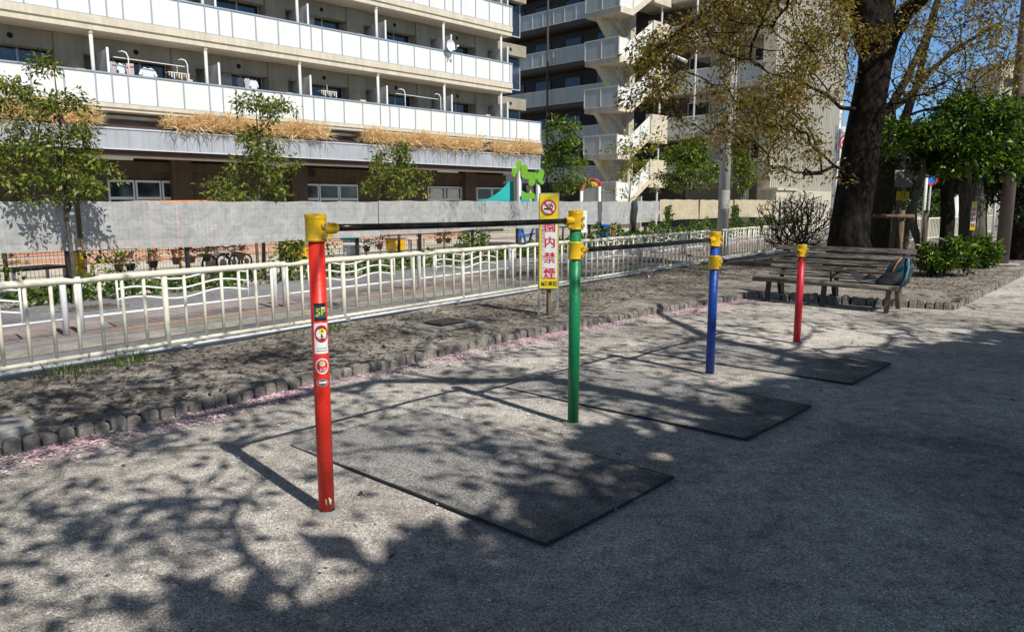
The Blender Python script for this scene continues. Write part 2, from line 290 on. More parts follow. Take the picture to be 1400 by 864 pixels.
# ---------------------------------------------------------------- mesh helpers
class MB:
    def __init__(s): s.v = []; s.f = []; s.mi = []; s.cur = 0; s.T = Matrix()
    def _add(s, vs, fs):
        o = len(s.v); s.v += [tuple(s.T @ Vector(p)) for p in vs]
        for f in fs: s.f.append(tuple(o+i for i in f)); s.mi.append(s.cur)
    def box(s, x0, x1, y0, y1, z0, z1):
        s._add([(x0,y0,z0),(x1,y0,z0),(x1,y1,z0),(x0,y1,z0),(x0,y0,z1),(x1,y0,z1),(x1,y1,z1),(x0,y1,z1)],
               [(0,3,2,1),(4,5,6,7),(0,1,5,4),(1,2,6,5),(2,3,7,6),(3,0,4,7)]); return s
    def poly(s, pts): s._add(pts, [tuple(range(len(pts)))]); return s
    def prism(s, pts, vec):
        n = len(pts); vec = Vector(vec); p2 = [Vector(p)+vec for p in pts]
        s._add(list(pts)+p2, [tuple(range(n))[::-1], tuple(range(n, 2*n))]+[(i,(i+1)%n,n+(i+1)%n,n+i) for i in range(n)]); return s
    def tube(s, pts, rs, n=8, caps=True, squash=None, wob=0, rg=None):
        pts = [Vector(p) for p in pts]
        if not hasattr(rs, '__len__'): rs = [rs]*len(pts)
        vs = []; fs = []
        up = None
        for i, p in enumerate(pts):
            d = (pts[min(i+1,len(pts)-1)]-pts[max(i-1,0)])
            if d.length < 1e-7: d = Vector((0,0,1))
            d.normalize()
            if up is None:
                up = d.orthogonal().normalized() if abs(d.z) > .9 else Vector((0,0,1))
            a = up-d*up.dot(d)
            if a.length < 1e-4: a = d.orthogonal()
            a.normalize(); up = a; b = d.cross(a)
            for k in range(n):
                t = 2*math.pi*k/n; r = rs[i]*(1+(wob*(rg or rnd).uniform(-1,1) if wob else 0))
                ca, cb = math.cos(t)*r, math.sin(t)*r
                if squash: ca *= squash
                vs.append(p+a*ca+b*cb)
        for i in range(len(pts)-1):
            for k in range(n):
                k2 = (k+1)%n; fs.append((i*n+k, i*n+k2, (i+1)*n+k2, (i+1)*n+k))
        if caps: fs.append(tuple(range(n))[::-1]); fs.append(tuple((len(pts)-1)*n+k for k in range(n)))
        s._add(vs, fs); return s
    def ball(s, c, r, n=12, m=8, sc=(1,1,1)):
        c = Vector(c); vs = [c+Vector((0,0,r*sc[2]))]; fs = []
        for i in range(1, m):
            a = math.pi*i/m
            for k in range(n):
                t = 2*math.pi*k/n
                vs.append(c+Vector((r*sc[0]*math.sin(a)*math.cos(t), r*sc[1]*math.sin(a)*math.sin(t), r*sc[2]*math.cos(a))))
        vs.append(c-Vector((0,0,r*sc[2])))
        for k in range(n): fs.append((0, 1+k, 1+(k+1)%n))
        for i in range(m-2):
            for k in range(n): fs.append((1+i*n+k, 1+(i+1)*n+k, 1+(i+1)*n+(k+1)%n, 1+i*n+(k+1)%n))
        e = len(vs)-1
        for k in range(n): fs.append((e, 1+(m-2)*n+(k+1)%n, 1+(m-2)*n+k))
        s._add(vs, fs); return s
    def disc(s, c, r, nrm, n=24, r0=0.0, squash=1):
        c = Vector(c); nrm = Vector(nrm).normalized(); b = Vector((0,0,1)) if abs(nrm.z) < .9 else Vector((1,0,0)); a = b.cross(nrm).normalized(); b = nrm.cross(a)
        P = lambda rr, k: c+a*rr*math.cos(2*math.pi*k/n)*squash+b*rr*math.sin(2*math.pi*k/n)
        if r0 == 0: s._add([P(r, k) for k in range(n)], [tuple(range(n))])
        else: s._add([P(r, k) for k in range(n)]+[P(r0, k) for k in range(n)], [(k,(k+1)%n,n+(k+1)%n,n+k) for k in range(n)])
        return s
    def build(s, name, mats, parent=None, smooth=False, bevel=0):
        me = bpy.data.meshes.new(name); me.from_pydata(s.v, [], s.f)
        if not isinstance(mats, (list, tuple)): mats = [mats]
        for m in mats: me.materials.append(m)
        if len(mats) > 1: me.polygons.foreach_set('material_index', s.mi)
        if smooth:
            me.polygons.foreach_set('use_smooth', [len(f) <= 4 for f in s.f])
        o = bpy.data.objects.new(name, me); col.objects.link(o)
        if parent: o.parent = parent
        if bevel:
            bm = o.modifiers.new('bevel', 'BEVEL'); bm.width = bevel; bm.segments = 2; bm.limit_method = 'ANGLE'
        return o
def tag(o, label=None, cat=None, group=None, kind=None):
    if label: o['label'] = label
    if cat: o['category'] = cat
    if group: o['group'] = group
    if kind: o['kind'] = kind
    return o
def thing(name, label, cat, loc=(0,0,0), rotz=0, group=None):
    o = bpy.data.objects.new(name, None); col.objects.link(o); o.location = loc; o.rotation_euler = (0,0,rotz)
    return tag(o, label, cat, group)
def dup(root, loc, rotz, label=None):
    r = root.copy(); col.objects.link(r); r.location = loc; r.rotation_euler = (0,0,rotz)
    if label: r['label'] = label
    for ch in list(root.children):
        c = ch.copy(); col.objects.link(c); c.parent = r
        for gch in list(ch.children):
            d = gch.copy(); col.objects.link(d); d.parent = c
    return r
def copies(o, loc):
    c = o.copy(); col.objects.link(c); c.location = loc; return c
def npmesh(name, V, F4, mat, parent=None):
    """fast mesh from numpy arrays of quads"""
    me = bpy.data.meshes.new(name); n = len(V); k = len(F4)
    me.vertices.add(n); me.vertices.foreach_set('co', V.astype(np.float32).ravel())
    me.loops.add(k*4); me.loops.foreach_set('vertex_index', F4.astype(np.int32).ravel())
    me.polygons.add(k); me.polygons.foreach_set('loop_start', np.arange(0, k*4, 4, dtype=np.int32))
    me.update(calc_edges=True); me.validate()
    me.materials.append(mat)
    o = bpy.data.objects.new(name, me); col.objects.link(o)
    if parent: o.parent = parent
    return o
def leaves(name, C, size, mat, parent=None, seed=1, aspect=.45, flat=0.0, jitter=.5, dirs=None):
    """C: Nx3 leaf positions. Each leaf = two quads folded along its midrib"""
    rg = np.random.default_rng(seed); n = len(C)
    d = rg.normal(size=(n,3))
    if dirs is not None: d = d*.45+dirs
    d[:,2] *= (1-flat); d /= np.linalg.norm(d,axis=1)[:,None]+1e-9
    nn = rg.normal(size=(n,3)); nn[:,2] = np.abs(nn[:,2])+.5+flat*4
    s = np.cross(d, nn); s /= np.linalg.norm(s,axis=1)[:,None]+1e-9
    up = np.cross(s, d)
    L = (size*(1+jitter*rg.uniform(-1,1,n)))[:,None]; W = L*aspect
    a = C; m1 = C+d*L*.55; e = C+d*L-up*L*.08
    l = m1+s*W*.5+up*L*.08-d*L*.1; r = m1-s*W*.5+up*L*.08-d*L*.1
    V = np.stack([a,l,e,r],1).reshape(-1,3)
    F = np.arange(n*4).reshape(-1,4)
    return npmesh(name, V, F, mat, parent)

# ---------------------------------------------------------------- trees
def grow(trunk, targets, step=.3, jit=.06, tip=.006, expo=2.4, seed=1, droop=0.0, gath=.6):
    """trunk: list of polylines of (Vector, radius); each target is joined to the nearest part of the skeleton"""
    rg = random.Random(seed)
    P = []; par = []; fixed = {}
    for pl in trunk:
        prev = None
        if P and (pl[0][0]-P[0]).length > 1e-6:   # join to nearest existing node
            prev = min(range(len(P)), key=lambda i: (P[i]-pl[0][0]).length)
        for (p, r) in pl:
            P.append(Vector(p)); par.append(prev if prev is not None else -1); fixed[len(P)-1] = r; prev = len(P)-1
    arr = [tuple(p) for p in P]
    base = P[0]
    depth = [0.0]*len(P)
    for i in range(1, len(P)):
        if par[i] >= 0: depth[i] = depth[par[i]]+(P[i]-P[par[i]]).length
    A = np.zeros((len(P)+len(targets)*60, 3)); A[:len(P)] = arr
    D = np.zeros(len(A)); D[:len(P)] = depth
    n = len(P)
    tg = sorted(targets, key=lambda t: (Vector(t)-base).length+rg.uniform(0, .3))
    for t in tg:
        t = Vector(t); ta = np.array(t)
        dist = np.linalg.norm(A[:n]-ta, axis=1)
        cost = dist+D[:n]*.12*gath
        cost += np.where(A[:n,2] > ta[2]+.15, .35*(A[:n,2]-ta[2]), 0)*(0 if droop else 1)
        cost[0] += 100
        j = int(np.argmin(cost)); p0 = Vector(A[j]); d = t-p0; L = d.length
        k = min(50, max(1, int(L/step))); bow = Vector((rg.uniform(-1,1), rg.uniform(-1,1), rg.uniform(-.2,1)))*L*.08
        prev = j
        for q in range(1, k+1):
            f = q/k; p = p0+d*f+bow*math.sin(math.pi*f)
            if q < k: p += Vector((rg.gauss(0,1), rg.gauss(0,1), rg.gauss(0,1)))*jit*step*2
            P.append(p); par.append(prev); A[n] = p; D[n] = D[prev]+(p-P[prev]).length; prev = n; n += 1
    rad = [0.0]*n; ch = [[] for _ in range(n)]
    for i in range(n):
        if par[i] >= 0: ch[par[i]].append(i)
    acc = [0.0]*n
    for i in range(n-1, -1, -1):
        if not ch[i]: acc[i] = tip**expo
        rad[i] = acc[i]**(1/expo)
        if par[i] >= 0: acc[par[i]] += acc[i]
    for i, r in fixed.items(): rad[i] = max(r, 0.001)
    return P, par, rad, ch, fixed
def skeleton_mesh(name, P, par, rad, ch, fixed, mat, parent, only_fixed=None, n=6, loc=Vector()):
    mb = MB(); nt = len(P)
    for i in range(nt):
        isf = i in fixed
        if only_fixed is True and not isf: continue
        if only_fixed is False and isf: continue
        # start of a chain: parent missing, or not the thickest child
        p = par[i]
        first = p < 0 or max(ch[p], key=lambda c: (c in fixed, rad[c])) != i or (only_fixed is False and p in fixed)
        if not first: continue
        pts = []; rs = []
        if p >= 0: pts.append(P[p]-loc); rs.append(min(rad[p], rad[i]*1.25))
        j = i
        while True:
            pts.append(P[j]-loc); rs.append(rad[j])
            nx = [c for c in ch[j] if (only_fixed is None or (c in fixed) == only_fixed)]
            if not nx: break
            j = max(nx, key=lambda c: (c in fixed, rad[c]))
        if len(pts) < 2: continue
        nn = 12 if rs[0] > .15 else (7 if rs[0] > .03 else (5 if rs[0] > .012 else 3))
        mb.tube(pts, rs, nn, caps=False)
    if not mb.v: return None
    return mb.build(name, mat, parent, smooth=True)
def tree(name, label, cat, trunk, targets, lf, nleaf, crad, size, bark, group=None, seed=1, leaf_aspect=.45, tip=.006, step=.3, sphere_flat=.7, droop=0, jit=.06, parts=True, flat=0.0, limbmat=None, expo=2.4, gath=.6):
    base = Vector(trunk[0][0][0])
    root = thing(name, label, cat, base, 0, group)
    P, par, rad, ch, fixed = grow(trunk, targets, step=step, seed=seed, tip=tip, droop=droop, jit=jit, expo=expo, gath=gath)
    skeleton_mesh('trunk', P, par, rad, ch, fixed, bark, root, True, loc=base)
    skeleton_mesh('branches', P, par, rad, ch, fixed, limbmat or bark, root, False, loc=base)
    if nleaf:
        rg = np.random.default_rng(seed+50); T = np.array([tuple(Vector(t)-base) for t in targets])
        C = np.repeat(T, nleaf, axis=0)
        g_ = rg.normal(size=C.shape); g_ /= np.linalg.norm(g_, axis=1)[:,None]; rr = rg.uniform(0,1,len(C))**.5
        g_ = g_*rr[:,None]*crad; g_[:,2] *= sphere_flat
        dirs = g_/crad; dirs[:,2] -= .25
        leaves('crown', C+g_, size, lf, root, seed=seed+9, aspect=leaf_aspect, dirs=dirs, flat=flat)
    return root
def ell(c, r, n, seed, hollow=.0, cut=None):
    rg = random.Random(seed); out = []
    while len(out) < n:
        p = Vector((rg.uniform(-1,1), rg.uniform(-1,1), rg.uniform(-1,1)))
        if p.length > 1 or p.length < hollow: continue
        q = Vector(c)+Vector((p.x*r[0], p.y*r[1], p.z*r[2]))
        if cut and not cut(q): continue
        out.append(q)
    return out
def line_pts(*pr): return [(Vector(p), r) for p, r in pr]

# ================================================================ GROUND
def sheet(name, pts, z, mat, nx=0):
    mb = MB(); mb.poly([(p[0], p[1], z) for p in pts]); o = mb.build(name, mat); o['kind'] = 'structure'; return o
sheet('ground', [(-600,-400),(900,-400),(900,1500),(-600,1500)], -.012, M['gutter'])
# park gravel: fine grid with slight relief
def gravel():
    nx, ny = 150, 150
    xs = np.linspace(-9, 26, nx); ys = np.linspace(-8, 34, ny)
    X, Y = np.meshgrid(xs, ys)
    Z = .006*np.sin(X*1.7+Y*.6)*np.sin(Y*1.3-X*.4)+.004*np.sin(X*3.9)*np.sin(Y*4.3+1)
    Z = np.where(-.8*X+.6*Y > 6.4, -.006, Z)
    V = np.stack([X,Y,Z],-1).reshape(-1,3)
    i = np.arange(ny-1)[:,None]*nx+np.arange(nx-1)[None,:]
    F = np.stack([i,i+1,i+nx+1,i+nx],-1).reshape(-1,4)
    keep = (-.8*V[F[:,0],0]+.6*V[F[:,0],1]) < 6.6
    o = npmesh('park_ground', V, F[keep], M['gravel']); o['kind'] = 'structure'
    o.data.polygons.foreach_set('use_smooth', [True]*len(o.data.polygons))
gravel()
BR = [Vector(p) for p in [(-6.2,.3),(-3.09,4.28),(-1.57,6.18),(0,8.07),(1.8,9.9),(3.73,11.71)]]
BR2 = [Vector(p) for p in [(3.73,11.71),(6.24,10.4)]]
BR3 = [Vector(p) for p in [(6.24,10.4),(10.95,15.77),(20,25.5)]]
def bed_z(x, y): return .085+.018*math.sin(x*1.9+y)*math.sin(y*1.4)+.012*math.sin(x*4.1)*math.sin(y*3.3)
def bed():
    path = BR+BR2[1:]+BR3[1:]+[Vector((60,68))]; E = []
    for a, b_ in zip(path[:-1], path[1:]):
        n = max(4, int((b_-a).length/.12))
        for i in range(n): E.append(a.lerp(b_, i/n))
    nt_ = 36; V = []
    for p in E:
        s_ = .6*p.x+.8*p.y; t_ = -.8*p.x+.6*p.y
        for j in range(nt_+1):
            q = rd(s_, t_+(6.83-t_)*j/nt_); z = bed_z(q.x, q.y)
            if j == 0: z = .07
            V.append((q.x, q.y, z))
    n = nt_+1; F = [(i*n+j, (i+1)*n+j, (i+1)*n+j+1, i*n+j+1) for i in range(len(E)-1) for j in range(nt_)]
    o = npmesh('planting_bed', np.array(V), np.array(F), M['soil']); o['kind'] = 'structure'
    o.data.polygons.foreach_set('use_smooth', [True]*len(o.data.polygons))
bed()
def strip(name, t0, t1, z, mat, s0=-12, s1=140):
    # built in road axes so that patterns follow the street
    mb = MB(); mb.poly([(s0,t0,0),(s1,t0,0),(s1,t1,0),(s0,t1,0)]); o = mb.build(name, mat); o.location = (0,0,z); o.rotation_euler = (0,0,ROADROT); o['kind'] = 'structure'; return o
strip('road', 7.06, 8.1, .004, M['asphalt']); strip('gutter', 8.1, 8.62, .008, M['gutter'])
strip('pavement', 8.62, 10.0, .05, M['tiles']); strip('path', 10.0, 11.75, .046, M['asphalt']); strip('playground_ground', 11.75, 48, .02, M['sand'])
mb = MB(); mb.box(-12, 140, 8.56, 8.62, 0, .054); o = mb.build('pavement_kerb', M['concdark'], bevel=.01); o.rotation_euler = (0,0,ROADROT); o['kind'] = 'structure'
mb = MB()
for a, b_ in ((3.9, 6.4), (7.7, 10.5), (11.5, 30)): mb.poly([(a,8.64,0),(b_,8.64,0),(b_,8.69,0),(a,8.69,0)])
o = mb.build('pavement_marking', M['orange_line']); o.location = (0,0,.056); o.rotation_euler = (0,0,ROADROT); o['kind'] = 'structure'
mb = MB(); mb.box(-6, 75, 6.84, 7.05, -.02, .11); o = mb.build('fence_kerb', M['concrete'], bevel=.012); o.rotation_euler = (0,0,ROADROT); o['kind'] = 'structure'

# brick edging
def edging(name, label, pts, seed, h=.098):
    rg = random.Random(seed); mb = MB()
    for a, b_ in zip(pts[:-1], pts[1:]):
        d = (b_-a); L = d.length; d.normalize(); n = Vector((-d.y, d.x)); k = int(L/.105)
        ang = math.atan2(d.y, d.x)
        for i in range(k):
            c = a+d*(i+.5)*L/k; w = L/k*.44
            mb.T = Matrix.Translation((c.x+rg.gauss(0,.006), c.y+rg.gauss(0,.006), rg.uniform(-.012,.006))) @ Matrix.Rotation(ang+rg.gauss(0,.05), 4, 'Z') @ Matrix.Rotation(rg.gauss(0,.05), 4, 'X')
            hh = h*rg.uniform(.80,1.08)
            # rounded-top stake shape
            mb.prism([(-w,-.05,-.03),(w,-.05,-.03),(w,-.05,hh-.02),(w*.6,-.05,hh),(-w*.6,-.05,hh),(-w,-.05,hh-.02)], (0,.11,0))
    mb.T = Matrix()
    o = mb.build(name, M['brick'], bevel=.008); return tag(o, label, 'brick edging')
edging('brick_edging', 'long run of small upright brown bricks bordering the bed below the cream fence', BR, 1)
edging('brick_edging', 'short run of upright bricks behind the wooden bench', BR2, 2, .13)
edging('brick_edging', 'smooth low edging stones along the right side of the tree bed', BR3, 3, .12)

# petals, litter, stones
def scatter(name, n, f, size, mat, label, cat, seed, z=.008, flat=.9, aspect=.8, tilt=.25):
    rg = random.Random(seed); C = []
    while len(C) < n:
        p = f(rg)
        if p is not None: C.append(p)
    C = np.array(C); o = leaves(name, C, size, mat, seed=seed, aspect=aspect, flat=flat)
    return tag(o, label, cat, kind='stuff')
def edge_pts(rg):
    k = rg.random(); pts = BR[1:] if k < 1 else BR2
    ls = [(b_-a).length for a, b_ in zip(pts[:-1], pts[1:])]; q = rg.uniform(-.8, sum(ls)); k_ = q; i = 0
    while i < len(ls)-1 and q > ls[i]: q -= ls[i]; i += 1
    if rg.random() > .25+.75*max(0, math.sin(k_*2.7)*math.sin(k_*1.1+2)+.35*math.sin(k_*7)): return None
    a, b_ = pts[i], pts[i+1]; d = (b_-a).normalized(); n = Vector((d.y, -d.x)); p = a+d*q+n*(.06+abs(rg.gauss(0,1))*(.07+.12*abs(math.sin(k_*.9+1))))
    return (p.x, p.y, .008+rg.random()*.006)
scatter('petals', 7500, edge_pts, .022, M['petal'], 'drift of pink fallen cherry petals along the foot of the brick edging', 'petals', 5)
def loose(rg):
    x = rg.uniform(-4, 9); y = rg.uniform(1.8, 13)
    if -.8*x+.6*y > 4.8: return None
    return (x, y, .010)
scatter('petals', 3000, loose, .018, M['petalw'], 'scattered pale petals lying over the open gravel', 'petals', 6)
scatter('fallen_leaves', 420, loose, .040, M['litter'], 'a few dry brown leaves lying on the open gravel', 'leaves', 16, aspect=.5)
def inbed(rg):
    s = rg.uniform(-1, 32); t = rg.uniform(1, 6.75); p = rd(s, t)
    # keep to the bed side of the edging
    if t < 5.0 and not (p.x > 6.3 and p.y > 12 and p.y-10.4 > 1.14*(p.x-6.24)): 
        return None
    x, y = p.x, p.y
    return (x, y, .100+.018*math.sin(x*1.9+y)*math.sin(y*1.4)+.012*math.sin(x*4.1)*math.sin(y*3.3))
scatter('leaf_litter', 20000, inbed, .05, M['litter'], 'brown leaf litter strewn over the soil bed', 'leaf litter', 8, aspect=.5)
def weeds():
    rg = random.Random(3); C = []
    for c in [rd(2.6,6.55), rd(3.1,6.6), rd(5.2,6.5), rd(10,6.2), rd(16,6.3), rd(15,6.1), rd(17.5,6.2), rd(18,5.9)]:
        for k in range(130): C.append((c.x+rg.gauss(0,.13), c.y+rg.gauss(0,.13), .09))
    C = np.array(C); d = np.zeros_like(C); d[:,2] = 1.3
    o = leaves('weeds', C, .09, M['lf_ivy'], seed=4, aspect=.1, dirs=d); tag(o, 'tufts of green weeds at the foot of the cream fence', 'weeds', kind='stuff')
weeds()
# round lid and square box cover in the bed
c = g(-8, 590, .1); mb = MB(); mb.tube([(0,0,-.05),(0,0,.03),(0,0,.04)], [.21,.21,.20], 40); o = mb.build('concrete_lid', M['concrete'], smooth=False); o.location = c
tag(o, 'round pale concrete lid lying in the bed at the left edge', 'lid')
cv = thing('box_cover', 'grey rectangular concrete box with dark metal cover set in the bed behind the red post', 'drain cover', rd(6.35, 5.75, .08), ROADROT-.06)
MB().box(-.42,.42,-.27,.27,0,.035).build('frame', M['concdark'], cv, bevel=.008)
MB().box(-.2,.24,-.16,.16,.052,.06).build('lid', M['darkmetal'], cv)
dg = thing('drain_grate', 'oval rusty drain grating in the dark pavement beyond the white guardrail', 'drain', rd(4.7, 10.9, .05), ROADROT)
MB().disc((0,0,.004), .5, (0,0,1), 28, squash=.6).build('frame', M['concdark'], dg)
mb = MB()
for k in range(9): mb.box(-.36+k*.08, -.32+k*.08, -.2, .2, .006, .014)
mb.build('grate', M['log'], dg)

# ================================================================ RUBBER MATS
PD = Vector((.67,.742)).normalized(); PN = Vector((-.742,.67)).normalized()
POST = [Vector((-.91,3.45)), Vector((.41,4.91)), Vector((1.74,6.37)), Vector((3.11,7.85))]
matlab = ['worn dark rubber mat under the highest bar', 'worn rubber mat under the middle bar', 'worn rubber mat under the lowest bar, farthest from the camera']
for k, c in enumerate([(-.25,4.17), (1.09,5.63), (2.43,7.10)]):
    a = math.atan2(PN.y, PN.x)
    mb = MB(); nx, ny = 24, 14; W, Hh = 1.035, .55; rg = random.Random(k)
    def hz(x, y): return .018+.005*math.sin(x*2.3+k)*math.cos(y*3+k) - .011*max(0,(x+.1))
    V = [(-W+2*W*i/nx, -Hh+2*Hh*j/ny) for j in range(ny+1) for i in range(nx+1)]
    vs = [(x, y, hz(x, y)) for x, y in V]
    F = [(j*(nx+1)+i, j*(nx+1)+i+1, (j+1)*(nx+1)+i+1, (j+1)*(nx+1)+i) for j in range(ny) for i in range(nx)]
    mb._add(vs, F)
    root = thing('rubber_mat', matlab[k], 'rubber mat', (c[0], c[1], 0), a, 'rubber mats under the bars')
    mb.build('mat_surface', M['mat'], root, smooth=True)
    mb = MB()
    for (x0, y0, x1, y1) in ((-W,-Hh,W,-Hh), (W,-Hh,W,Hh), (W,Hh,-W,Hh), (-W,Hh,-W,-Hh)):
        pts = [(x0+(x1-x0)*i/12, y0+(y1-y0)*i/12) for i in range(13)]
        mb.tube([(x, y, hz(x, y)-.006) for x, y in pts], .008, 6)
    mb.build('rim', M['matedge'], root)

# ================================================================ HORIZONTAL BARS
hb = thing('horizontal_bars', 'row of playground pull-up bars on red, green, blue and red posts with yellow clamps', 'horizontal bars', (POST[0].x, POST[0].y, 0), math.atan2(PD.y, PD.x))
Lb = 1.985
def P_(i): return i*Lb
PR = .038
heights = [1.40, 1.40, 1.21, 1.02]; barz = [1.385, 1.190, .995]
pm = [M['red'], M['green'], M['blue'], M['red2']]
plab = ['bright red post with stickers', 'green post', 'blue post', 'short dark red post']
posts = []
for i in range(4):
    mb = MB(); mb.tube([(P_(i),0,-.05),(P_(i),0,heights[i]-.05)], PR, 28)
    p = mb.build('post', pm[i], hb, smooth=True); p['label'] = plab[i]; posts.append(p)
    mb = MB(); mb.tube([(P_(i),0,-.02),(P_(i),0,.010),(P_(i),0,.016)], [.085,.066,.040], 22, caps=False, wob=.10); mb.build('footing', M['concdark'], p, smooth=True)
def clamp(i, z, right, left, cap):
    x = P_(i); mb = MB(); r = PR+.009; h = .058
    mb.tube([(x,0,z-h),(x,0,z-h+.006),(x,0,z-h+.012),(x,0,z+h-.012),(x,0,z+h-.006),(x,0,z+h)], [r,r+.003,r+.0005,r+.0005,r+.003,r], 28)
    if cap: mb.tube([(x,0,z+h),(x,0,z+h+.008),(x,0,z+h+.012)], [r+.003,r+.003,r-.005], 28)
    for sg, on in ((1, right), (-1, left)):
        if not on: continue
        mb.tube([(x+sg*.025,0,z),(x+sg*.085,0,z),(x+sg*.09,0,z),(x+sg*.105,0,z),(x+sg*.115,0,z)], [.027,.026,.026,.026,.022], 20)
        mb.tube([(x+sg*.02,0,z-.035),(x+sg*.07,0,z-.02)], [.02,.012], 10)
        # split lugs with bolts
        mb.box(x+sg*.045, x+sg*.085, -.012, .012, z-.044, z-.018)
    for dz in (.018, -.03):
        for sy in (-1, 1):
            mb.tube([(x+.012, sy*(r-.008), z+dz),(x+.012, sy*(r+.010), z+dz)], [.017,.015], 12)
    c = mb.build('clamp', M['yellow'], hb, smooth=True); c.data.set_sharp_from_angle(angle=R(30))
    for dz in (.018, -.03):
        for sy in (-1, 1): MB().tube([(x+.012, sy*(r+.006), z+dz),(x+.012, sy*(r+.013), z+dz)], .0085, 6).build('bolt', M['bolt'], c)
clamp(0, barz[0]-.002, 1, 0, 1); clamp(1, barz[0], 0, 1, 1); clamp(1, barz[1], 1, 0, 0)
clamp(2, barz[1], 0, 1, 1); clamp(2, barz[2], 1, 0, 0); clamp(3, barz[2], 0, 1, 1)
for i in range(3):
    mb = MB(); n = 14
    mb.tube([(P_(i)+.10+(Lb-.2)*k/n, 0, barz[i]-.004*math.sin(math.pi*k/n)) for k in range(n+1)], .017, 14); mb.build('crossbar', M['bar'], hb, smooth=True)
# stickers on the first post, wrapped round the tube; facing the camera
f0 = math.atan2(-POST[0].y, -POST[0].x)-math.atan2(PD.y, PD.x)+.26
def wrap(name, faces, mats, parent, z0, off=.0006):
    """faces: list of (matindex, list of (x, z) points in metres), laid on the tube"""
    mb = MB(); x = P_(0)
    for mi, layer, pts in faces:
        mb.cur = mi; rr = PR+off+layer*.0004
        mb._add([(x+rr*math.cos(f0+px/PR), rr*math.sin(f0+px/PR), z0+pz) for px, pz in pts], [tuple(range(len(pts)))])
    return mb.build(name, mats, parent)
def rect(mi, ly, x0, x1, z0, z1):
    out = []; n = 6
    for k in range(n): a = x0+(x1-x0)*k/n; b_ = x0+(x1-x0)*(k+1)/n; out.append((mi, ly, [(a,z0),(b_,z0),(b_,z1),(a,z1)]))
    return out
def ringf(mi, ly, cx, cz, r1, r0, sx=1):
    out = []; n = 28
    for k in range(n):
        a, b_ = 2*math.pi*k/n, 2*math.pi*(k+1)/n
        q = [(cx+sx*r1*math.cos(a), cz+r1*math.sin(a)), (cx+sx*r1*math.cos(b_), cz+r1*math.sin(b_))]
        if r0 > 0: q += [(cx+sx*r0*math.cos(b_), cz+r0*math.sin(b_)), (cx+sx*r0*math.cos(a), cz+r0*math.sin(a))]
        else: q += [(cx, cz)]
        out.append((mi, ly, q))
    return out
def text_mesh(body, size, ext=0):
    c = bpy.data.curves.new('lettering', 'FONT'); c.body = body; c.size = size; c.align_x = 'CENTER'; c.align_y = 'CENTER'; c.resolution_u = 3
    o = bpy.data.objects.new('lettering', c); col.objects.link(o)
    bpy.context.view_layer.update()
    me = bpy.data.meshes.new_from_object(o.evaluated_get(bpy.context.evaluated_depsgraph_get()))
    bpy.data.objects.remove(o)
    return me
def wrap_text(body, size, cx, cz, mat, parent, z0, bold=0):
    me = text_mesh(body, size); x = P_(0); rr = PR+.0022
    for v in me.vertices:
        px, pz = v.co.x+cx, v.co.y+cz
        v.co = (x+rr*math.cos(f0+px/PR), rr*math.sin(f0+px/PR), z0+pz)
    me.materials.append(mat); o = bpy.data.objects.new('lettering', me); col.objects.link(o); o.parent = parent; return o
pp = posts[0]
MS = [M['s_white'], M['s_red'], M['s_black'], M['s_yellow'], M['s_brown'], M['s_dteal'], M['s_grey']]
st = wrap('sticker', rect(2,0,-.034,.026,.0,.085)+rect(5,1,-.034,.026,.016,.068)+rect(6,2,-.030,-.012,.02,.03)+rect(0,2,.0,.02,.060,.065), MS, pp, .955); st['label'] = 'dark sticker with yellow letters SP'
wrap_text('SP', .046, -.002, .042, M['s_yellow'], pp, .955)
st = wrap('sticker', rect(0,0,-.038,.032,.0,.145)+ringf(1,1,-.002,.095,.042,.034,.8)+ringf(4,1,-.002,.095,.034,0,.8)+ringf(3,2,.0,.108,.013,.005)+rect(6,1,-.030,.024,.012,.016)+rect(6,1,-.024,.018,.024,.028), MS, pp, .800); st['label'] = 'white square sticker with red ring'
wrap_text('3-6', .026, .0, .078, M['s_white'], pp, .800)
st = wrap('sticker', ringf(0,0,-.004,.05,.038,.031,.9)+ringf(0,1,-.004,.062,.013,0)+ringf(3,2,-.004,.064,.008,0), MS, pp, .690); st['label'] = 'round red sticker with white ring'
wrap_text('~6才', .022, -.006, .033, M['s_white'], pp, .690)
st = wrap('sticker', ringf(5,0,-.006,.02,.020,0,1.7)+ringf(6,1,-.006,.02,.018,.014,1.7)+rect(0,2,-.022,.014,.017,.026), MS, pp, .640); st['label'] = 'dark oval sticker'
st = wrap('sticker', [(0,0,[(-.012,.0),(.010,-.004),(.016,.018),(.004,.034),(-.014,.026)])], [M['b2wall']], pp, .055); st['label'] = 'torn pale scrap of sticker'

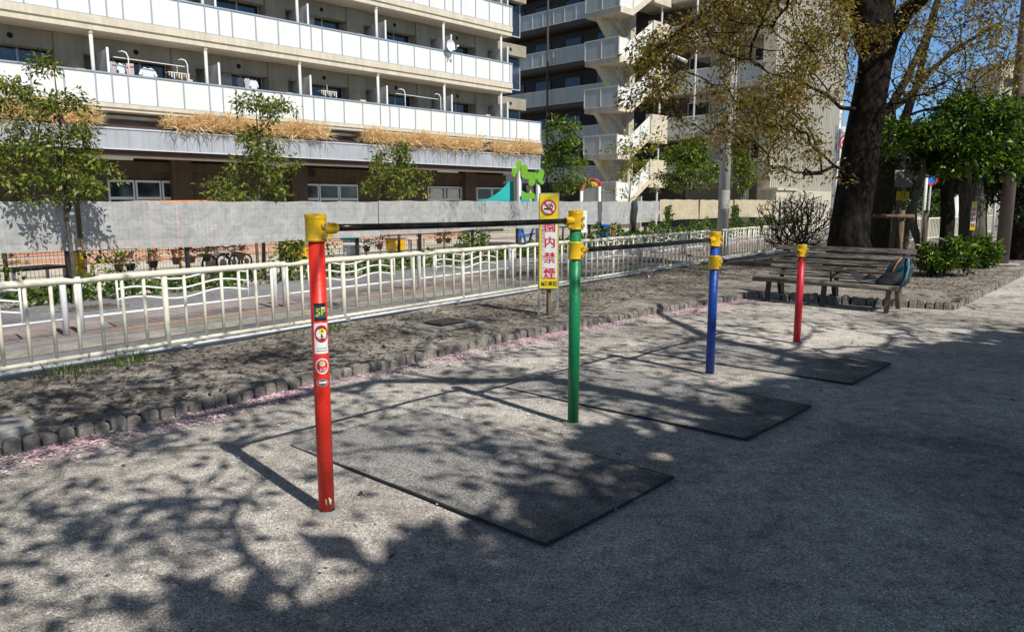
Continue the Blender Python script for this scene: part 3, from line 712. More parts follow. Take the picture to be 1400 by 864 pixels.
# ================================================================ CREAM FENCE
FT = 6.93; pitch = 2.2; s0 = 2.92
fence_labels = []
def fence_panel_full():
    root = thing('fence_panel', 'cream', 'fence panel', (0,0,0), 0, 'cream railing panels between park bed and street')
    L = pitch; z1 = .835; zb = .155
    mb = MB(); mb.tube([(.0,0,z1-.012),(.03,0,z1-.012),(.10,0,z1-.008),(.16,0,z1),(L-.16,0,z1),(L-.10,0,z1-.008),(L-.03,0,z1-.012),(L,0,z1-.012)], [.024,.024,.026,.034,.034,.026,.024,.024], 14, squash=.95)
    mb.build('top_rail', M['cream'], root, smooth=True)
    mb = MB(); mb.tube([(0.01,0,zb),(L-.01,0,zb)], .020, 10); mb.build('bottom_rail', M['cream'], root, smooth=True)
    mb = MB(); mb.tube([(.74,0,.04),(.74,0,z1-.03)], .027, 14); mb.build('post', M['cream'], root, smooth=True)
    b0 = MB().tube([(0,0,zb+.018),(0,0,z1-.028)], .0165, 8).build('baluster', M['cream'], root, smooth=True)
    xs = [.74+.2*k for k in range(-3, 8) if k != 0]
    for q, x in enumerate(xs):
        b = b0 if q == 0 else b0.copy()
        if q: col.objects.link(b); b.parent = root
        b.location = (x, 0, 0)
    MB().box(.70,.78,-.05,.05,.06,.1).build('base_plate', M['galv'], root)
    return root
fp = fence_panel_full()
wh = ['cut off by the left edge of the photo', 'nearest full one at the left', 'the one directly behind the red post', 'second one to the right of the red post', 'the one just left of the no-smoking sign', 'the one behind the no-smoking sign', 'first one right of the green post', 'midway between the green and blue posts', 'just left of the blue post', 'behind the blue post', 'partly hidden by the bare twiggy bush', 'behind the bare bush left of the large trunk']
for k in range(-2, 11):
    o = fp if k == -2 else dup(fp, (0,0,0), 0)
    o.location = rd(s0+k*pitch, FT); o.rotation_euler = (0,0,ROADROT)
    i = k+1
    o['label'] = 'cream metal railing panel, '+(wh[i] if 0 <= i < len(wh) else 'beyond the left edge of the photo')
farlab = ['pale far railing panel right of the mossy trunk', 'pale far railing panel behind the log tree supports', 'pale far railing panel left of the stout trunk', 'pale far railing panel behind the stout trunk', 'pale far railing panel left of the brown lamp post', 'pale far railing panel behind the brown lamp post', 'last far railing panel near the right edge']
fa = Vector((12.0, 24.2)); fd = Vector((.70, .714)); far_ang = math.atan2(fd.y, fd.x)
for k in range(7):
    mb = MB(); L = pitch
    mb.tube([(0,0,.88),(L,0,.88)], .034, 8); mb.tube([(0,0,.155),(L,0,.155)], .022, 6); mb.tube([(.74,0,.04),(.74,0,.86)], .030, 6)
    for q in range(-3, 8): mb.tube([(.74+.2*q,0,.16),(.74+.2*q,0,.86)], .019, 5)
    o = mb.build('fence_panel', M['cream']); o.location = (fa.x+fd.x*k*pitch, fa.y+fd.y*k*pitch, .05); o.rotation_euler = (0,0,far_ang)
    tag(o, farlab[k], 'fence panel', 'cream railing panels between park bed and street')
# conduit at the foot of the fence
cd = thing('conduit_pipe', 'thin grey steel conduit running along the foot of the cream fence', 'pipe', rd(0, FT-.12, .13), ROADROT)
MB().tube([(-4,0,0),(34,0,0)], .017, 10).build('pipe', M['galv'], cd, smooth=True)
for k in range(14):
    mb = MB(); x = -2.2+k*2.0; mb.box(x-.03, x+.03, -.024, .024, -.024, .024); mb.box(x-.012, x+.012, -.012, .1, -.03, -.018); mb.tube([(x-.015,-.022,.0),(x-.015,-.034,.0)], .008, 6); mb.build('clamp', M['steel'], cd, bevel=.005)

# ================================================================ WHITE WAVY GUARDRAIL
def guard():
    root = thing('guardrail_section', 'white', 'guardrail', (0,0,0), 0, 'white wave-pattern guardrail sections along the street')
    L = 2.56
    for x in (0, L):
        mb = MB(); mb.tube([(x,0,0),(x,0,.62),(x,0,.64)], [.034,.034,.026], 12); mb.build('post', M['white'], root, smooth=True)
    MB().tube([(0,0,.18),(L,0,.18)], .016, 8).build('bottom_rail', M['white'], root, smooth=True)
    for z in (.32, .44, .56):
        n = 26; mb = MB(); mb.tube([(.42+(L-.84)*k/n if 0 < k < n else (.42 if k == 0 else L-.42), 0, z+.035*math.sin(2*math.pi*k/n*1.5+.6)) for k in range(n+1)], .0125, 7); mb.build('wave_rail', M['white'], root, smooth=True)
    for x in (.42, L-.42):
        mb = MB(); mb.tube([(x,0,.18),(x,0,.60)], .013, 7); mb.build('upright', M['white'], root, smooth=True)
    return root
gs = guard()
gl = ['at the far left', 'seen left of the red post', 'directly behind the red post', 'between the red post and the no-smoking sign', 'just left of the no-smoking sign', 'just right of the green post', 'between the green and blue posts', 'just left of the blue post', 'right of the blue post', 'behind the bare bush']
for k in range(10):
    o = gs if k == 0 else dup(gs, (0,0,0), 0)
    o.location = rd(3.66-2.72+k*2.72, 8.8, .05); o.rotation_euler = (0,0,ROADROT); o['label'] = 'white guardrail section with wavy bars, '+gl[k]

# ================================================================ MESH FENCE WITH TARPAULINS
TT = 12.0
mf = thing('mesh_fence', 'dark wire mesh fence enclosing the nursery playground', 'fence', rd(0, TT, .03), ROADROT)
mb = MB()
for k in range(24):
    x = 3.0+k*1.9; mb2 = MB(); mb2.box(x-.03, x+.03, .02, .08, 0, 1.5); mb2.build('post', M['darkmetal'], mf)
V = []; F = []
def wire(x0, z0, x1, z1, w):
    o = len(V)
    if x0 == x1: V.extend([(x0-w,0,z0),(x0+w,0,z0),(x1+w,0,z1),(x1-w,0,z1)])
    else: V.extend([(x0,0,z0-w),(x1,0,z1-w),(x1,0,z1+w),(x0,0,z0+w)])
    F.append((o,o+1,o+2,o+3))
x = 2.0
while x < 46: wire(x, .05, x, 1.48, .0028); x += .055
for z in [.1,.25,.4,.55,.7,.75,1.0,1.25,1.45]: wire(2, z, 46, z, .004)
npmesh('wire_mesh', np.array(V), np.array(F), M['darkmetal'], mf)
def tarp(label, sa, sb, mat, seed, z0=.74, z1=1.50):
    rg = random.Random(seed); nx = max(10, int((sb-sa)/.07)); nz = 14
    f = [(rg.uniform(2,9), rg.uniform(-4,4), rg.uniform(0,6)) for _ in range(5)]
    folds = [(rg.uniform(0, sb-sa), rg.uniform(-.5,.5), rg.uniform(.01,.035)) for _ in range(int((sb-sa)*1.3)+2)]
    V = []
    for j in range(nz+1):
        w = j/nz
        for i in range(nx+1):
            x = (sb-sa)*i/nx; y = 0
            for a, b_, c in f: y += .006*math.sin(a*x+b_*w+c)
            for fx, sl, am in folds: y -= am*1.5*math.exp(-((x-fx-sl*w)/.035)**2)*(1-.4*w)
            zz = z0+(z1-z0)*w+(1-w)*.02*math.sin(x*1.3+seed)+(.008*math.sin(x*6+seed) if j == nz else 0)
            V.append((x, y-.05, zz+.03))
    F = [(j*(nx+1)+i, j*(nx+1)+i+1, (j+1)*(nx+1)+i+1, (j+1)*(nx+1)+i) for j in range(nz) for i in range(nx)]
    o = npmesh('tarpaulin', np.array(V), np.array(F), mat); o.location = rd(sa, TT); o.rotation_euler = (0,0,ROADROT)
    o.data.polygons.foreach_set('use_smooth', [True]*len(F))
    tag(o, label, 'tarpaulin', 'tarpaulins tied along the mesh fence')
sx = lambda x: s_at(x, TT)
tarp('grey mesh tarpaulin at the far left, left of the slim street tree trunk', sx(-60), sx(101), M['tarpg'], 1, .76)
tarp('long grey tarpaulin between the slim tree trunk and a seam right of the red post', sx(109), sx(515), M['tarpg'], 2, .75)
tarp('grey tarpaulin behind the no-smoking sign', sx(516), sx(862), M['tarpg'], 3, .80, 1.52)
tarp('small grey tarpaulin beside the beige ones', sx(863), sx(899), M['tarpg'], 4, .83, 1.54)
tarp('beige tarpaulin left of the concrete utility pole', sx(900), sx(953), M['tarpb'], 5, .84, 1.6)
tarp('beige tarpaulin behind the concrete utility pole', sx(954.5), sx(1000), M['tarpb'], 6, .84, 1.6)
tarp('beige tarpaulin behind the bare bush', sx(1002), sx(1060), M['tarpb'], 7, .84, 1.62)
mb = MB(); mb.tube([(0,-.12,1.58),(.03,-.12,1.3),(-.03,-.12,1.0),(.0,-.1,.55)], [.09,.11,.10,.08], 8, squash=.4); o = mb.build('black_sleeve', M['potblack'], smooth=True); o.location = rd(sx(861), TT-.05); o.rotation_euler = (0,0,ROADROT); tag(o, 'bundled dark cloth hanging over the grey tarpaulin seam', 'cloth')
# notice board on the fence
nb = thing('notice_board', 'white notice sheet with faint grid on the fence right of the green post', 'notice', rd(s_at(794, TT-.2), TT-.2, 0), ROADROT)
MB().box(-.22,.36,0,.02,.62,1.28).build('board', M['s_white'], nb)
mb = MB()
for k in range(3):
    for j in range(2): mb.box(-.2+j*.22, -.04+j*.22, -.004, -.001, .70+k*.19, .84+k*.19)
mb.build('print', M['offwhite'], nb)
MB().box(-.3,-.27,0,.03,.0,1.3).build('post', M['galv'], nb)
# ivy at the foot
def ivy():
    rg = random.Random(11); C = []
    while len(C) < 15000:
        s = rg.uniform(2.5, 42); h = .36 if s < 16.5 else (.36+.5*min(1, (s-16.5)/2.5)); 
        dens = .55+.45*math.sin(s*2.1)*math.sin(s*.83+1)
        if s < 16 and rg.random() > dens+.25: continue
        hh = h*(.75+.3*math.sin(s*3.3)*math.sin(s*1.7+2)); z = hh*rg.random()**.8
        t = 11.95-.33*(1-(z/max(hh,.1))**2)*rg.random()-.02
        p = rd(s, t, .05+z); C.append(tuple(p))
    for s in [sx(908)+.1, sx(999), sx(1003)]:
        for k in range(220): p = rd(s+rg.gauss(0,.12), 11.86+rg.uniform(-.04,.04), .8+rg.random()*.6); C.append(tuple(p))
    C = np.array(C); o = leaves('ivy_hedge', C, .085, M['lf_ivy'], seed=12, aspect=.75)
    tag(o, 'green ivy growing along the foot of the mesh fence', 'ivy', kind='stuff')
    # climbing patches in the low gap
    C = []
    for c, n in [(s_at(118,TT),90),(s_at(145,TT),110),(s_at(385,TT),260),(s_at(400,TT),300),(s_at(440,TT),120),(s_at(655,TT),420),(s_at(630,TT),250),(s_at(815,TT),150),(s_at(5,TT),60)]:
        for k in range(n): C.append(tuple(rd(c+rg.gauss(0,.16), TT-.08+rg.uniform(-.05,.05), .3+rg.random()*.48)))
    o = leaves('ivy_climber', np.array(C), .07, M['lf_green'], seed=13, aspect=.7); tag(o, 'green climbers growing up the open mesh below the tarpaulins', 'climber', kind='stuff')
ivy()

# ================================================================ PLAYGROUND THINGS BEHIND THE TARPS
# coral slatted decking benches
for k, (xa, xb, t, lab) in enumerate([(0, 95, 14.6, 'terracotta slatted planter box at the far left under the tarpaulin'), (110, 410, 15.2, 'long terracotta slatted low fence behind the hanging flower pots'), (440, 640, 16.4, 'terracotta slatted low fence right of the red post')]):
    sa, sb = s_at(xa, t), s_at(xb, t)
    root = thing('low_fence', lab, 'low fence', rd(sa, t, .02), ROADROT)
    for z in (.30, .42, .54, .66):
        MB().box(0, sb-sa, 0, .02, z, z+.085).build('slat', M['coral'] if 0 else M['pot'] if 0 else M['coralp'] if 'coralp' in M else M.setdefault('coralp', simple('coralp', (.60, .32, .21), .8, .12, 3)), root)
    n = int((sb-sa)/1.5)+1
    for q in range(n+1): MB().box((sb-sa)*q/n-.03, (sb-sa)*q/n+.03, -.04, -.002, 0, .78).build('post', M['log'], root)
def flower_pot(x, z, t, label, potm, flm, r=.075):
    root = thing('flower_pot', label, 'flower pot', rd(s_at(x, t), t, z), 0, 'flower pots hung along the inner fence')
    MB().tube([(0,0,-.10),(0,0,0),(0,0,.0),(0,0,.015)], [r*.7,r,r*1.1,r*1.1], 14).build('pot', potm, root)
    rg = np.random.default_rng(int(x)); C = rg.normal(size=(60,3))*[.06,.06,.05]+[0,0,.07]; leaves('foliage', C, .06, M['lf_green'], root, seed=int(x))
    C = rg.normal(size=(26,3))*[.05,.05,.03]+[0,0,.13]; leaves('flowers', C, .05, flm, root, seed=int(x)+1, aspect=.9)
    return root
fl = [(157,.50,'pot'),(173,.50,'potblack'),(205,.52,'potblack'),(237,.55,'pot'),(258,.56,'pot'),(279,.57,'potblack'),(326,.55,'pot'),(500,.55,'potblack'),(518,.58,'pot'),(600,.62,'pot'),(612,.62,'pot')]
nm = ['first from the left, with red bloom','second from the left, black','third from the left, black, below the orange bar','with red flowers between two orange posts','beside the right of the orange posts','grey-black, right of the orange posts','left of the red post','just right of the red post','second right of the red post','reddish, left of the two near the no-smoking sign','reddish, nearer the no-smoking sign']
for (x, z, pm_), lab in zip(fl, nm): flower_pot(x, z, 12.35, 'small hanging flower pot '+lab, M[pm_], M['flower_red'] if pm_ == 'pot' else M['flower_mix'])
# orange bar frame
t = 13.0
sa, sb = s_at(207, t), s_at(317, t)
of = thing('climbing_frame', 'orange tubular climbing frame rising just above the grey tarpaulin', 'climbing frame', rd(sa, t, .02), ROADROT)
MB().tube([(0,0,1.50),(sb-sa,0,1.52)], .022, 8).build('top_bar', M['orange'], of, smooth=True)
MB().tube([(0,.6,1.50),(sb-sa,.6,1.52)], .022, 8).build('top_bar', M['orange'], of, smooth=True)
for k in range(4):
    q = (sb-sa)*(0,.3,.72,1)[k]
    for yy in ((0,) if k in (0, 1, 2) else (0, .6)): MB().tube([(q,yy,0),(q,yy,1.52)], .024, 8).build('post', M['orange'] if k < 3 else M['galv'], of, smooth=True)
    MB().tube([(q,0,1.51),(q,.6,1.51)], .018, 8).build('rung', M['orange'], of, smooth=True)
# toys and furniture
def table(x, t, w, h, mat, lab):
    root = thing('low_table', lab, 'table', rd(s_at(x, t), t, .02), ROADROT+.3)
    MB().box(-w/2,w/2,-.25,.25,h-.04,h).build('tabletop', mat, root, bevel=.01)
    for a in (-1,1):
        for b_ in (-1,1): MB().box(a*(w/2-.06)-.02,a*(w/2-.06)+.02,b_*.2-.02,b_*.2+.02,0,h-.04).build('leg', M['galv'], root)
table(35, 13.4, 1.0, .46, M['potblack'], 'dark low table at the far left behind the mesh fence')
table(495, 14, 1.1, .52, M['s_white'], 'pale low table behind the mesh right of the red post')
table(560, 14.5, 1.0, .55, M['offwhite'], 'grey-white low table seen below the middle of the high bar')
def toybox(x, t, w, h, z, mat, lab, name='toy_box', cat='toy box'):
    root = thing(name, lab, cat, rd(s_at(x, t), t, .02), ROADROT)
    MB().box(-w/2,w/2,-.2,.2,z,z+h).build('body', mat, root, bevel=.02)
    MB().box(-w/2-.02,w/2+.02,-.22,.22,z+h,z+h+.03).build('lid', M['s_grey'], root, bevel=.01)
    if z > 0: MB().box(-w/2+.05,w/2-.05,-.15,.15,0,z).build('base', M['galv'], root)
toybox(410, 14, .32, .34, .2, M['toyyel'], 'yellow toy box just left of the red post')
toybox(477, 14.5, .3, .16, .56, M['teal'], 'small turquoise box right of the red post')
toybox(540, 14.2, .35, .3, .25, M['toyyel'], 'yellow box under the middle of the high bar')
toybox(98, 13.0, .12, .5, .2, M['toyyel'], 'yellow bucket stand near the slim tree')
# bicycles' place: two dark scooters seen as wheels
def scooter(x, t, lab):
    root = thing('tricycle', lab, 'tricycle', rd(s_at(x, t), t, .02), ROADROT+.2, 'tricycles parked behind the mesh fence')
    for (px, r) in ((-.3,.17),(.3,.13)):
        w = MB(); n = 20; w.tube([(px+r*math.cos(2*math.pi*k/n), 0, .35+r*math.sin(2*math.pi*k/n)) for k in range(n+1)], .02, 6); w = w.build('wheel', M['black'], root)
        MB().disc((px,0,.35), r*.5, (0,1,0), 12).build('hub', M['steel'], w)
    MB().tube([(-.3,0,.35),(-.2,0,.62),(.3,0,.35)], .018, 7).build('frame', M['steel'], root)
    MB().box(-.02,.14,-.06,.06,.5,.54).build('saddle', M['black'], root, bevel=.01)
    MB().tube([(-.2,-.16,.68),(-.2,0,.64),(-.2,.16,.68)], .014, 6).build('handlebar', M['black'], root)
    MB().box(-.25,.35,-.05,.05,.02,.2).build('stand', M['concdark'], root)
scooter(300, 12.9, 'small dark tricycle just right of the orange posts'); scooter(318, 12.9, 'small dark tricycle nearest the red post')
# blue slide and bits behind ivy
sl = thing('small_slide', 'small blue and red slide showing above the ivy right of the green post', 'slide', rd(s_at(828,13.2),13.2,.02), ROADROT)
MB().prism([(-.35,-.2,.1),(-.25,-.2,.1),(.15,-.2,.85),(.05,-.2,.85)], (0,.4,0)).build('chute', M['toyblue'], sl)
MB().tube([(.1,-.2,0),(.1,-.2,1.0)], .03, 8).build('rail', M['toyred'], sl); MB().tube([(.1,.2,0),(.1,.2,1.0)], .03, 8).build('rail', M['toyred'], sl)
MB().box(.05,.45,-.2,.2,.66,.8).build('platform', M['toyyel'], sl, bevel=.02)
MB().box(.1,.4,-.2,.2,.85,1.0).build('hood', M['teal'], sl, bevel=.03)
bf = thing('blue_frame', 'blue toy climbing frame showing under the tarpaulin left of the no-smoking sign', 'toy frame', rd(s_at(718,13.2),13.2,.02), ROADROT)
for (a, b_) in (((-.5,0,0),(-.2,0,.85)), ((-.2,0,.85),(.1,0,.1)), ((.1,0,.1),(.5,0,.85)), ((-.45,0,.5),(.5,0,.55))): MB().tube([a, b_], .035, 8).build('bar', M['toyblue'], bf)
# teal tent
Y = 25.5
pk = at(692, 249, Y); wl = at(655, 276, Y+.3); wr = at(758, 276, Y-.3); zt = wl.z
tn = thing('tent', 'turquoise pitched canopy tent behind the lime play tower', 'tent', (pk.x, Y, .02))
W2 = (wr.x-wl.x)/2; cxo = (wr.x+wl.x)/2-pk.x
mb = MB(); n = 10
cor = [Vector((cxo-W2,-W2*.8,zt)), Vector((cxo+W2,-W2*.8,zt)), Vector((cxo+W2,W2*.8,zt)), Vector((cxo-W2,W2*.8,zt))]; apex = Vector((cxo*.3,0,pk.z))
for q in range(4):
    a, b_ = cor[q], cor[(q+1)%4]; rows = []
    for i in range(n+1):
        f = i/n; sg = -.16*math.sin(math.pi*f)
        rows.append([a.lerp(apex, f)+Vector((0,0,sg)), b_.lerp(apex, f)+Vector((0,0,sg))])
    for i in range(n): mb._add([rows[i][0], rows[i][1], rows[i+1][1], rows[i+1][0]], [(0,1,2,3)])
mb.build('canopy', M['teal'], tn, smooth=True)
mb = MB()
for q in range(4):
    a, b_ = cor[q], cor[(q+1)%4]; mb._add([a, b_, b_-Vector((0,0,.22)), a-Vector((0,0,.22))], [(0,1,2,3)])
mb.build('valance', M['teal'], tn)
for c in cor: MB().tube([(c.x*.97,c.y*.97,0),(c.x*.97,c.y*.97,c.z-.05)], .03, 8).build('leg', M['galv'], tn)
# lime play tower
Y = 22.5
pt = thing('play_tower', 'play tower with lime green leaf panels and grey posts behind the no-smoking sign', 'play tower', (at(710,276,Y).x, Y, .02))
ox = pt.location.x
def lp(x, y): p = at(x, y, Y); return Vector((p.x-ox, 0, p.z-.02))
for x, y in ((710,229),(736,241)):
    p = lp(x, y); w = MB().tube([(p.x,0,0),(p.x,0,p.z)], .075, 16).build('post', M['galv'], pt, smooth=True); MB().tube([(p.x,0,p.z),(p.x,0,p.z+.05)], .08, 16).build('cap', M['black'], w)
def blob_outline(pts):
    return [lp(x, y) for x, y in pts]
def capsule(mb, a, b_, r):   # flat rounded lobe between two image points
    A, B = lp(*a), lp(*b_); d = B-A; L = d.length; d.normalize(); n = Vector((-d.z, 0, d.x)); out = []
    for k in range(9): t_ = math.pi/2+math.pi*k/8; out.append(A+d*r*math.cos(t_)+n*r*math.sin(t_))
    for k in range(9): t_ = -math.pi/2+math.pi*k/8; out.append(B+d*r*math.cos(t_)+n*r*math.sin(t_))
    mb.prism(out, (0,.05,0))
mb = MB(); yy = [0]
for a, b_, r, off in (((709,224),(709,226),.075,-.10),((709,231),(704,236),.05,-.102),((717,230),(717,240),.08,-.104),((718,240),(731,241),.085,-.106),((728,243),(727,250),.08,-.108),((740,236),(739,240),.075,-.110),((732,241),(739,243),.06,-.112),((737,246),(741,250),.045,-.114),((702,232),(703,240),.04,-.116),((716,268),(728,268),.07,-.118)):
    mb.T = Matrix.Translation((0, off, 0)); capsule(mb, a, b_, r*1.2)
mb.T = Matrix(); mb.build('leaf_panel', M['lime'], pt)
mb = MB()
for a, b_, r, off in (((705,238),(706,274),.07,.10),((725,252),(728,274),.075,.102),((722,256),(724,262),.06,.104)):
    mb.T = Matrix.Translation((0, off, 0)); capsule(mb, a, b_, r)
mb.T = Matrix(); mb.build('trunk_panel', M['beigeply'], pt)
MB().box(-.3,1.0,.2,1.2,.9,1.0).build('platform', M['brownwall'], pt)
MB().box(lp(697,260).x, lp(706,260).x, .3, .36, lp(700,276).z-.3, lp(700,248).z).build('side_panel', M['teal'], pt)
# red arch
Y = 27
ar = thing('play_arch', 'red and blue arch with yellow panel on white posts behind the tarpaulin', 'play arch', (at(807,276,Y).x, Y, .02)); ox = ar.location.x
a0, a1 = at(795,258,Y), at(820,252,Y)
for p in (a0, a1):
    w = MB().tube([(p.x-ox,0,0),(p.x-ox,0,p.z-.02)], .05, 12).build('post', M['white'], ar, smooth=True); MB().tube([(p.x-ox,0,p.z-.10),(p.x-ox,0,p.z+.03)], .056, 12).build('cap', M['toyred'], w)
cx_ = (a0.x+a1.x)/2-ox; rr = (a1.x-a0.x)/2
MB().tube([(cx_-rr*math.cos(math.pi*k/12), 0, a0.z+(a1.z-a0.z)*k/12+rr*.7*math.sin(math.pi*k/12)) for k in range(13)], .035, 8).build('arch', M['toyred'], ar, smooth=True)
MB().prism([(cx_-rr*.8*math.cos(math.pi*k/12), 0, a0.z+.06+rr*.55*math.sin(math.pi*k/12)) for k in range(13)], (0,.04,0)).build('panel', M['toyyel'], ar)

# ================================================================ APARTMENT BUILDING 1
B1 = Vector((0,36.5,0)); A1 = math.atan2(.715,.699)
b1 = thing('apartment_building', 'beige apartment block with long white balconies over a brown nursery floor', 'building', B1, A1)
UL = -27.0
def part(mb, name, mat, parent, **k): return mb.build(name, mat, parent, **k)
# local: x along the facade (right = +), y inward
cols_u = [-.64-3.52*k for k in range(8)]
floors = [(4.60, 5.50, 4.35), (7.15, 8.05, 6.70), (9.72, 10.62, 9.27), (12.3, 13.2, 11.85)]  # panel bottom, rail top, slab bottom
part(MB().box(UL,0,1.5,9,4.0,15), 'wall', M['wall'], b1)
part(MB().box(UL,2.0,2.6,9,0,3.9), 'ground_floor_wall', M['brownwall'], b1)
for k in range(6): 
    c = -.64-3.52*k*1.35; part(MB().box(c-.35,c+.35,2.25,2.598,0,3.9), 'pilaster', M['brownwall'], b1)
part(MB().box(UL,2.0,2.40,2.596,2.62,2.95), 'beam', M['brownwall'], b1)
part(MB().box(UL,2.0,.3,2.6,3.06,3.17), 'canopy_soffit', M['browntrim'], b1)
part(MB().box(UL,2.05,.0,.08,3.18,3.84), 'fascia', M['fascia'], b1)
part(MB().box(UL,2.06,-.03,.0-.002,3.80,3.845), 'fascia_trim', M['fasciaplain'], b1); part(MB().box(UL,2.06,-.03,-.002,3.17,3.21), 'fascia_trim', M['fasciaplain'], b1)
part(MB().box(UL,2.05,.08,1.5,3.86,3.93), 'canopy_roof', M['browntrim'], b1)
part(MB().box(UL,2.0,.9,1.49,3.93,4.34), 'wall', M['wall_in'], b1)
gr = part(MB().tube([(UL,.55,4.22),(2,.55,4.22)], .07, 10), 'gutter_pipe', M['offwhite'], b1)
# strings on the fascia
wr_ = MB().box(-.006,.006,-.038,-.032,3.2,3.83).build('wire', M['railgrey'], b1)
for a, b_ in ((-20.5,-18.2),(-16,-10.3),(-8.3,-2.3),(-1.3,1.8)):
    x = a
    while x < b_: copies(wr_, (x, 0, 0)); x += .42
bpy.data.objects.remove(wr_)
glab = ['dry golden grass tuft planted on the canopy at the far left', 'dry golden grass patch on the canopy above the second street tree', 'dry golden grass patch on the canopy right of centre', 'small dry grass patch at the right end of the canopy']
def bw(u, w, z): # building 1 local to world (w outward)
    return Vector((B1.x+.699*u+.715*w, B1.y+.715*u-.699*w, z))
rg = np.random.default_rng(5)
for k, (a, b_) in enumerate([(-23,-18.2),(-16.3,-10.1),(-8.6,-2.0),(-1.5,2.0)]):
    n = int((b_-a)*1700); u = rg.uniform(a, b_, n); yy = rg.uniform(-.16, .5, n); z = 3.88+rg.uniform(0, 1, n)*(.34+.10*np.sin(u*2.1)+.06*np.sin(u*5.3))
    C = np.stack([u, yy, z], 1); d = np.stack([rg.normal(size=n)*.55, -.7*rg.uniform(0,1,n)**1.5, rg.uniform(-.1,1.2,n)], 1)
    edge = np.minimum(u-a, b_-u); sel = rg.uniform(size=n) < np.clip(edge/.5+.15, 0, 1); C, d = C[sel], d[sel]
    o = leaves('dry_grass', C, .36, M['drygrass'], seed=20+k, aspect=.07, dirs=d*1.4)
    o.location = B1; o.rotation_euler = (0,0,A1); tag(o, glab[k], 'dry grass', kind='stuff')
for fi, (pb, rt, sb_) in enumerate(floors):
    ur = 2.05 if fi == 0 else 0.0
    sl = part(MB().box(UL,ur,0,1.6,sb_,pb-.06), 'floor_slab', M['slab'], b1)
    part(MB().box(UL,ur,-.05,-.002,sb_+ (pb-sb_)*.42,pb-.03), 'moulding', M['slab'], sl)
    part(MB().box(UL,ur-.05,.06,1.5,sb_-.012,sb_-.003), 'soffit', M['soffit'], sl)
    bl = part(MB().box(UL,ur,-.012,.006,pb,rt-.05), 'balustrade', M['panelw'], b1)
    mb = MB(); mb.box(UL,ur,-.045,.03,rt-.045,rt); mb.box(UL,ur,-.03,.02,pb-.028,pb-.002)
    if fi == 0: mb.box(ur-.03,ur+.0,-.03,1.4,rt-.045,rt)
    mb.build('rail', M['railgrey'], bl)
    mull = MB().box(-.022,.022,-.035,-.014,pb,rt-.046).build('mullion', M['railgrey'], bl)
    for c in cols_u+[cols_u[0]+3.52]:
        for d in (0,.47,.94,1.8,2.66):
            if c+d < ur+.01 and c+d > UL: copies(mull, (c+d, 0, 0))
    copies(mull, (ur-.012, 0, 0)); bpy.data.objects.remove(mull)
    if fi == 0: part(MB().box(ur-.012,ur,.01,1.4,pb,rt-.05), 'balustrade', M['panelw'], b1)
    top = floors[fi+1][2] if fi+1 < len(floors) else 14.5
    for q, c in enumerate(cols_u):
        w = MB().tube([(c,.10,pb-.05),(c,.10,top)], .055, 12).build('column', M['offwhite'], b1, smooth=True)
        MB().tube([(c,.10,top-.10),(c,.10,top-.005)], .075, 12).build('collar', M['wall_in'], w)
        # screen between flats
        part(MB().box(c+.42,c+.45,.12,1.48,pb,pb+1.62), 'partition_screen', M['offwhite'], b1)
        part(MB().box(c+.40,c+.47,.08,.12,pb,pb+1.66), 'screen_post', M['white'], b1)
        # projecting pilaster and header beam
        part(MB().box(c-.78,c+.02,1.0,1.498,pb,top-.02), 'pilaster', M['wall'], b1)
        bm_ = part(MB().box(c+.03,c+3.52-.79,1.05,1.497,top-.56,top-.016), 'header_beam', M['wall'], b1)
        vx = c+1.62; MB().disc((vx,1.046,top-.30), .085, (0,-1,0), 18).build('vent', M['hole'], bm_)
        if fi < 3:
            wx = c+1.0; wt = pb+1.78
            wd = part(MB().box(wx,wx+1.7,1.44,1.495,pb,wt), 'window', M['frame'], b1)
            mb = MB(); mb.box(wx+.05,wx+.82,1.425,1.438,pb+.05,wt-.06); mb.box(wx+.88,wx+1.65,1.425,1.438,pb+.05,wt-.06); mb.build('pane', M['glass'], wd)
            if (q+fi) % 3 == 1: MB().box(wx+.1,wx+.5,1.415,1.423,pb+.05,wt-.06).build('curtain', M['curtain'], wd)
            mb = MB(); mb.box(c-.6,c-.32,.5,.95,pb,pb+1.05) if q % 2 == 0 else mb.box(c-.35,c-.1,.5,.95,pb,pb+1.0)
            mb.build('utility_box', M['slab'], b1)
# ground floor windows
def ux(x):
    a, b_, d = ray(x, 262); o_ = B1+Vector((-.715,.699,0))*2.55
    return (o_.x*b_-o_.y*a)/(a*.715-b_*.699)
for a, b_ in ((ux(148),ux(256)),(ux(408),ux(490)),(ux(585),ux(692))):
    n = 3 if b_-a < 4.3 else 5; w_ = (b_-a)/n
    for k in range(n):
        x0 = a+k*w_; wd = part(MB().box(x0,x0+w_-.04,2.52,2.594,.4,2.30), 'window', M['frame'], b1)
        mb = MB(); mb.box(x0+.06,x0+w_-.10,2.505,2.518,1.72,2.22); mb.box(x0+.06,x0+w_-.10,2.505,2.518,.5,1.62)
        mb.build('pane', M['glass'], wd)
        if a > -8 and k < 3: MB().box(x0+.12,x0+w_-.2,2.49,2.503,1.72,2.2).build('curtain', M['curtain'], wd)
part(MB().disc((-9.5,2.38,2.75), .16, (0,-1,0), 20), 'vent', M['hole'], b1)
for x in (-17.5,-11.8,-3): part(MB().box(x-.6,x+.6,1.2,1.35,2.92,3.0), 'ceiling_light', M['offwhite'], b1)
part(MB().box(UL+.01,1.98,1.1,1.4,3.0,3.056), 'duct', M['offwhite'], b1)
for a in (UL, -4): pass
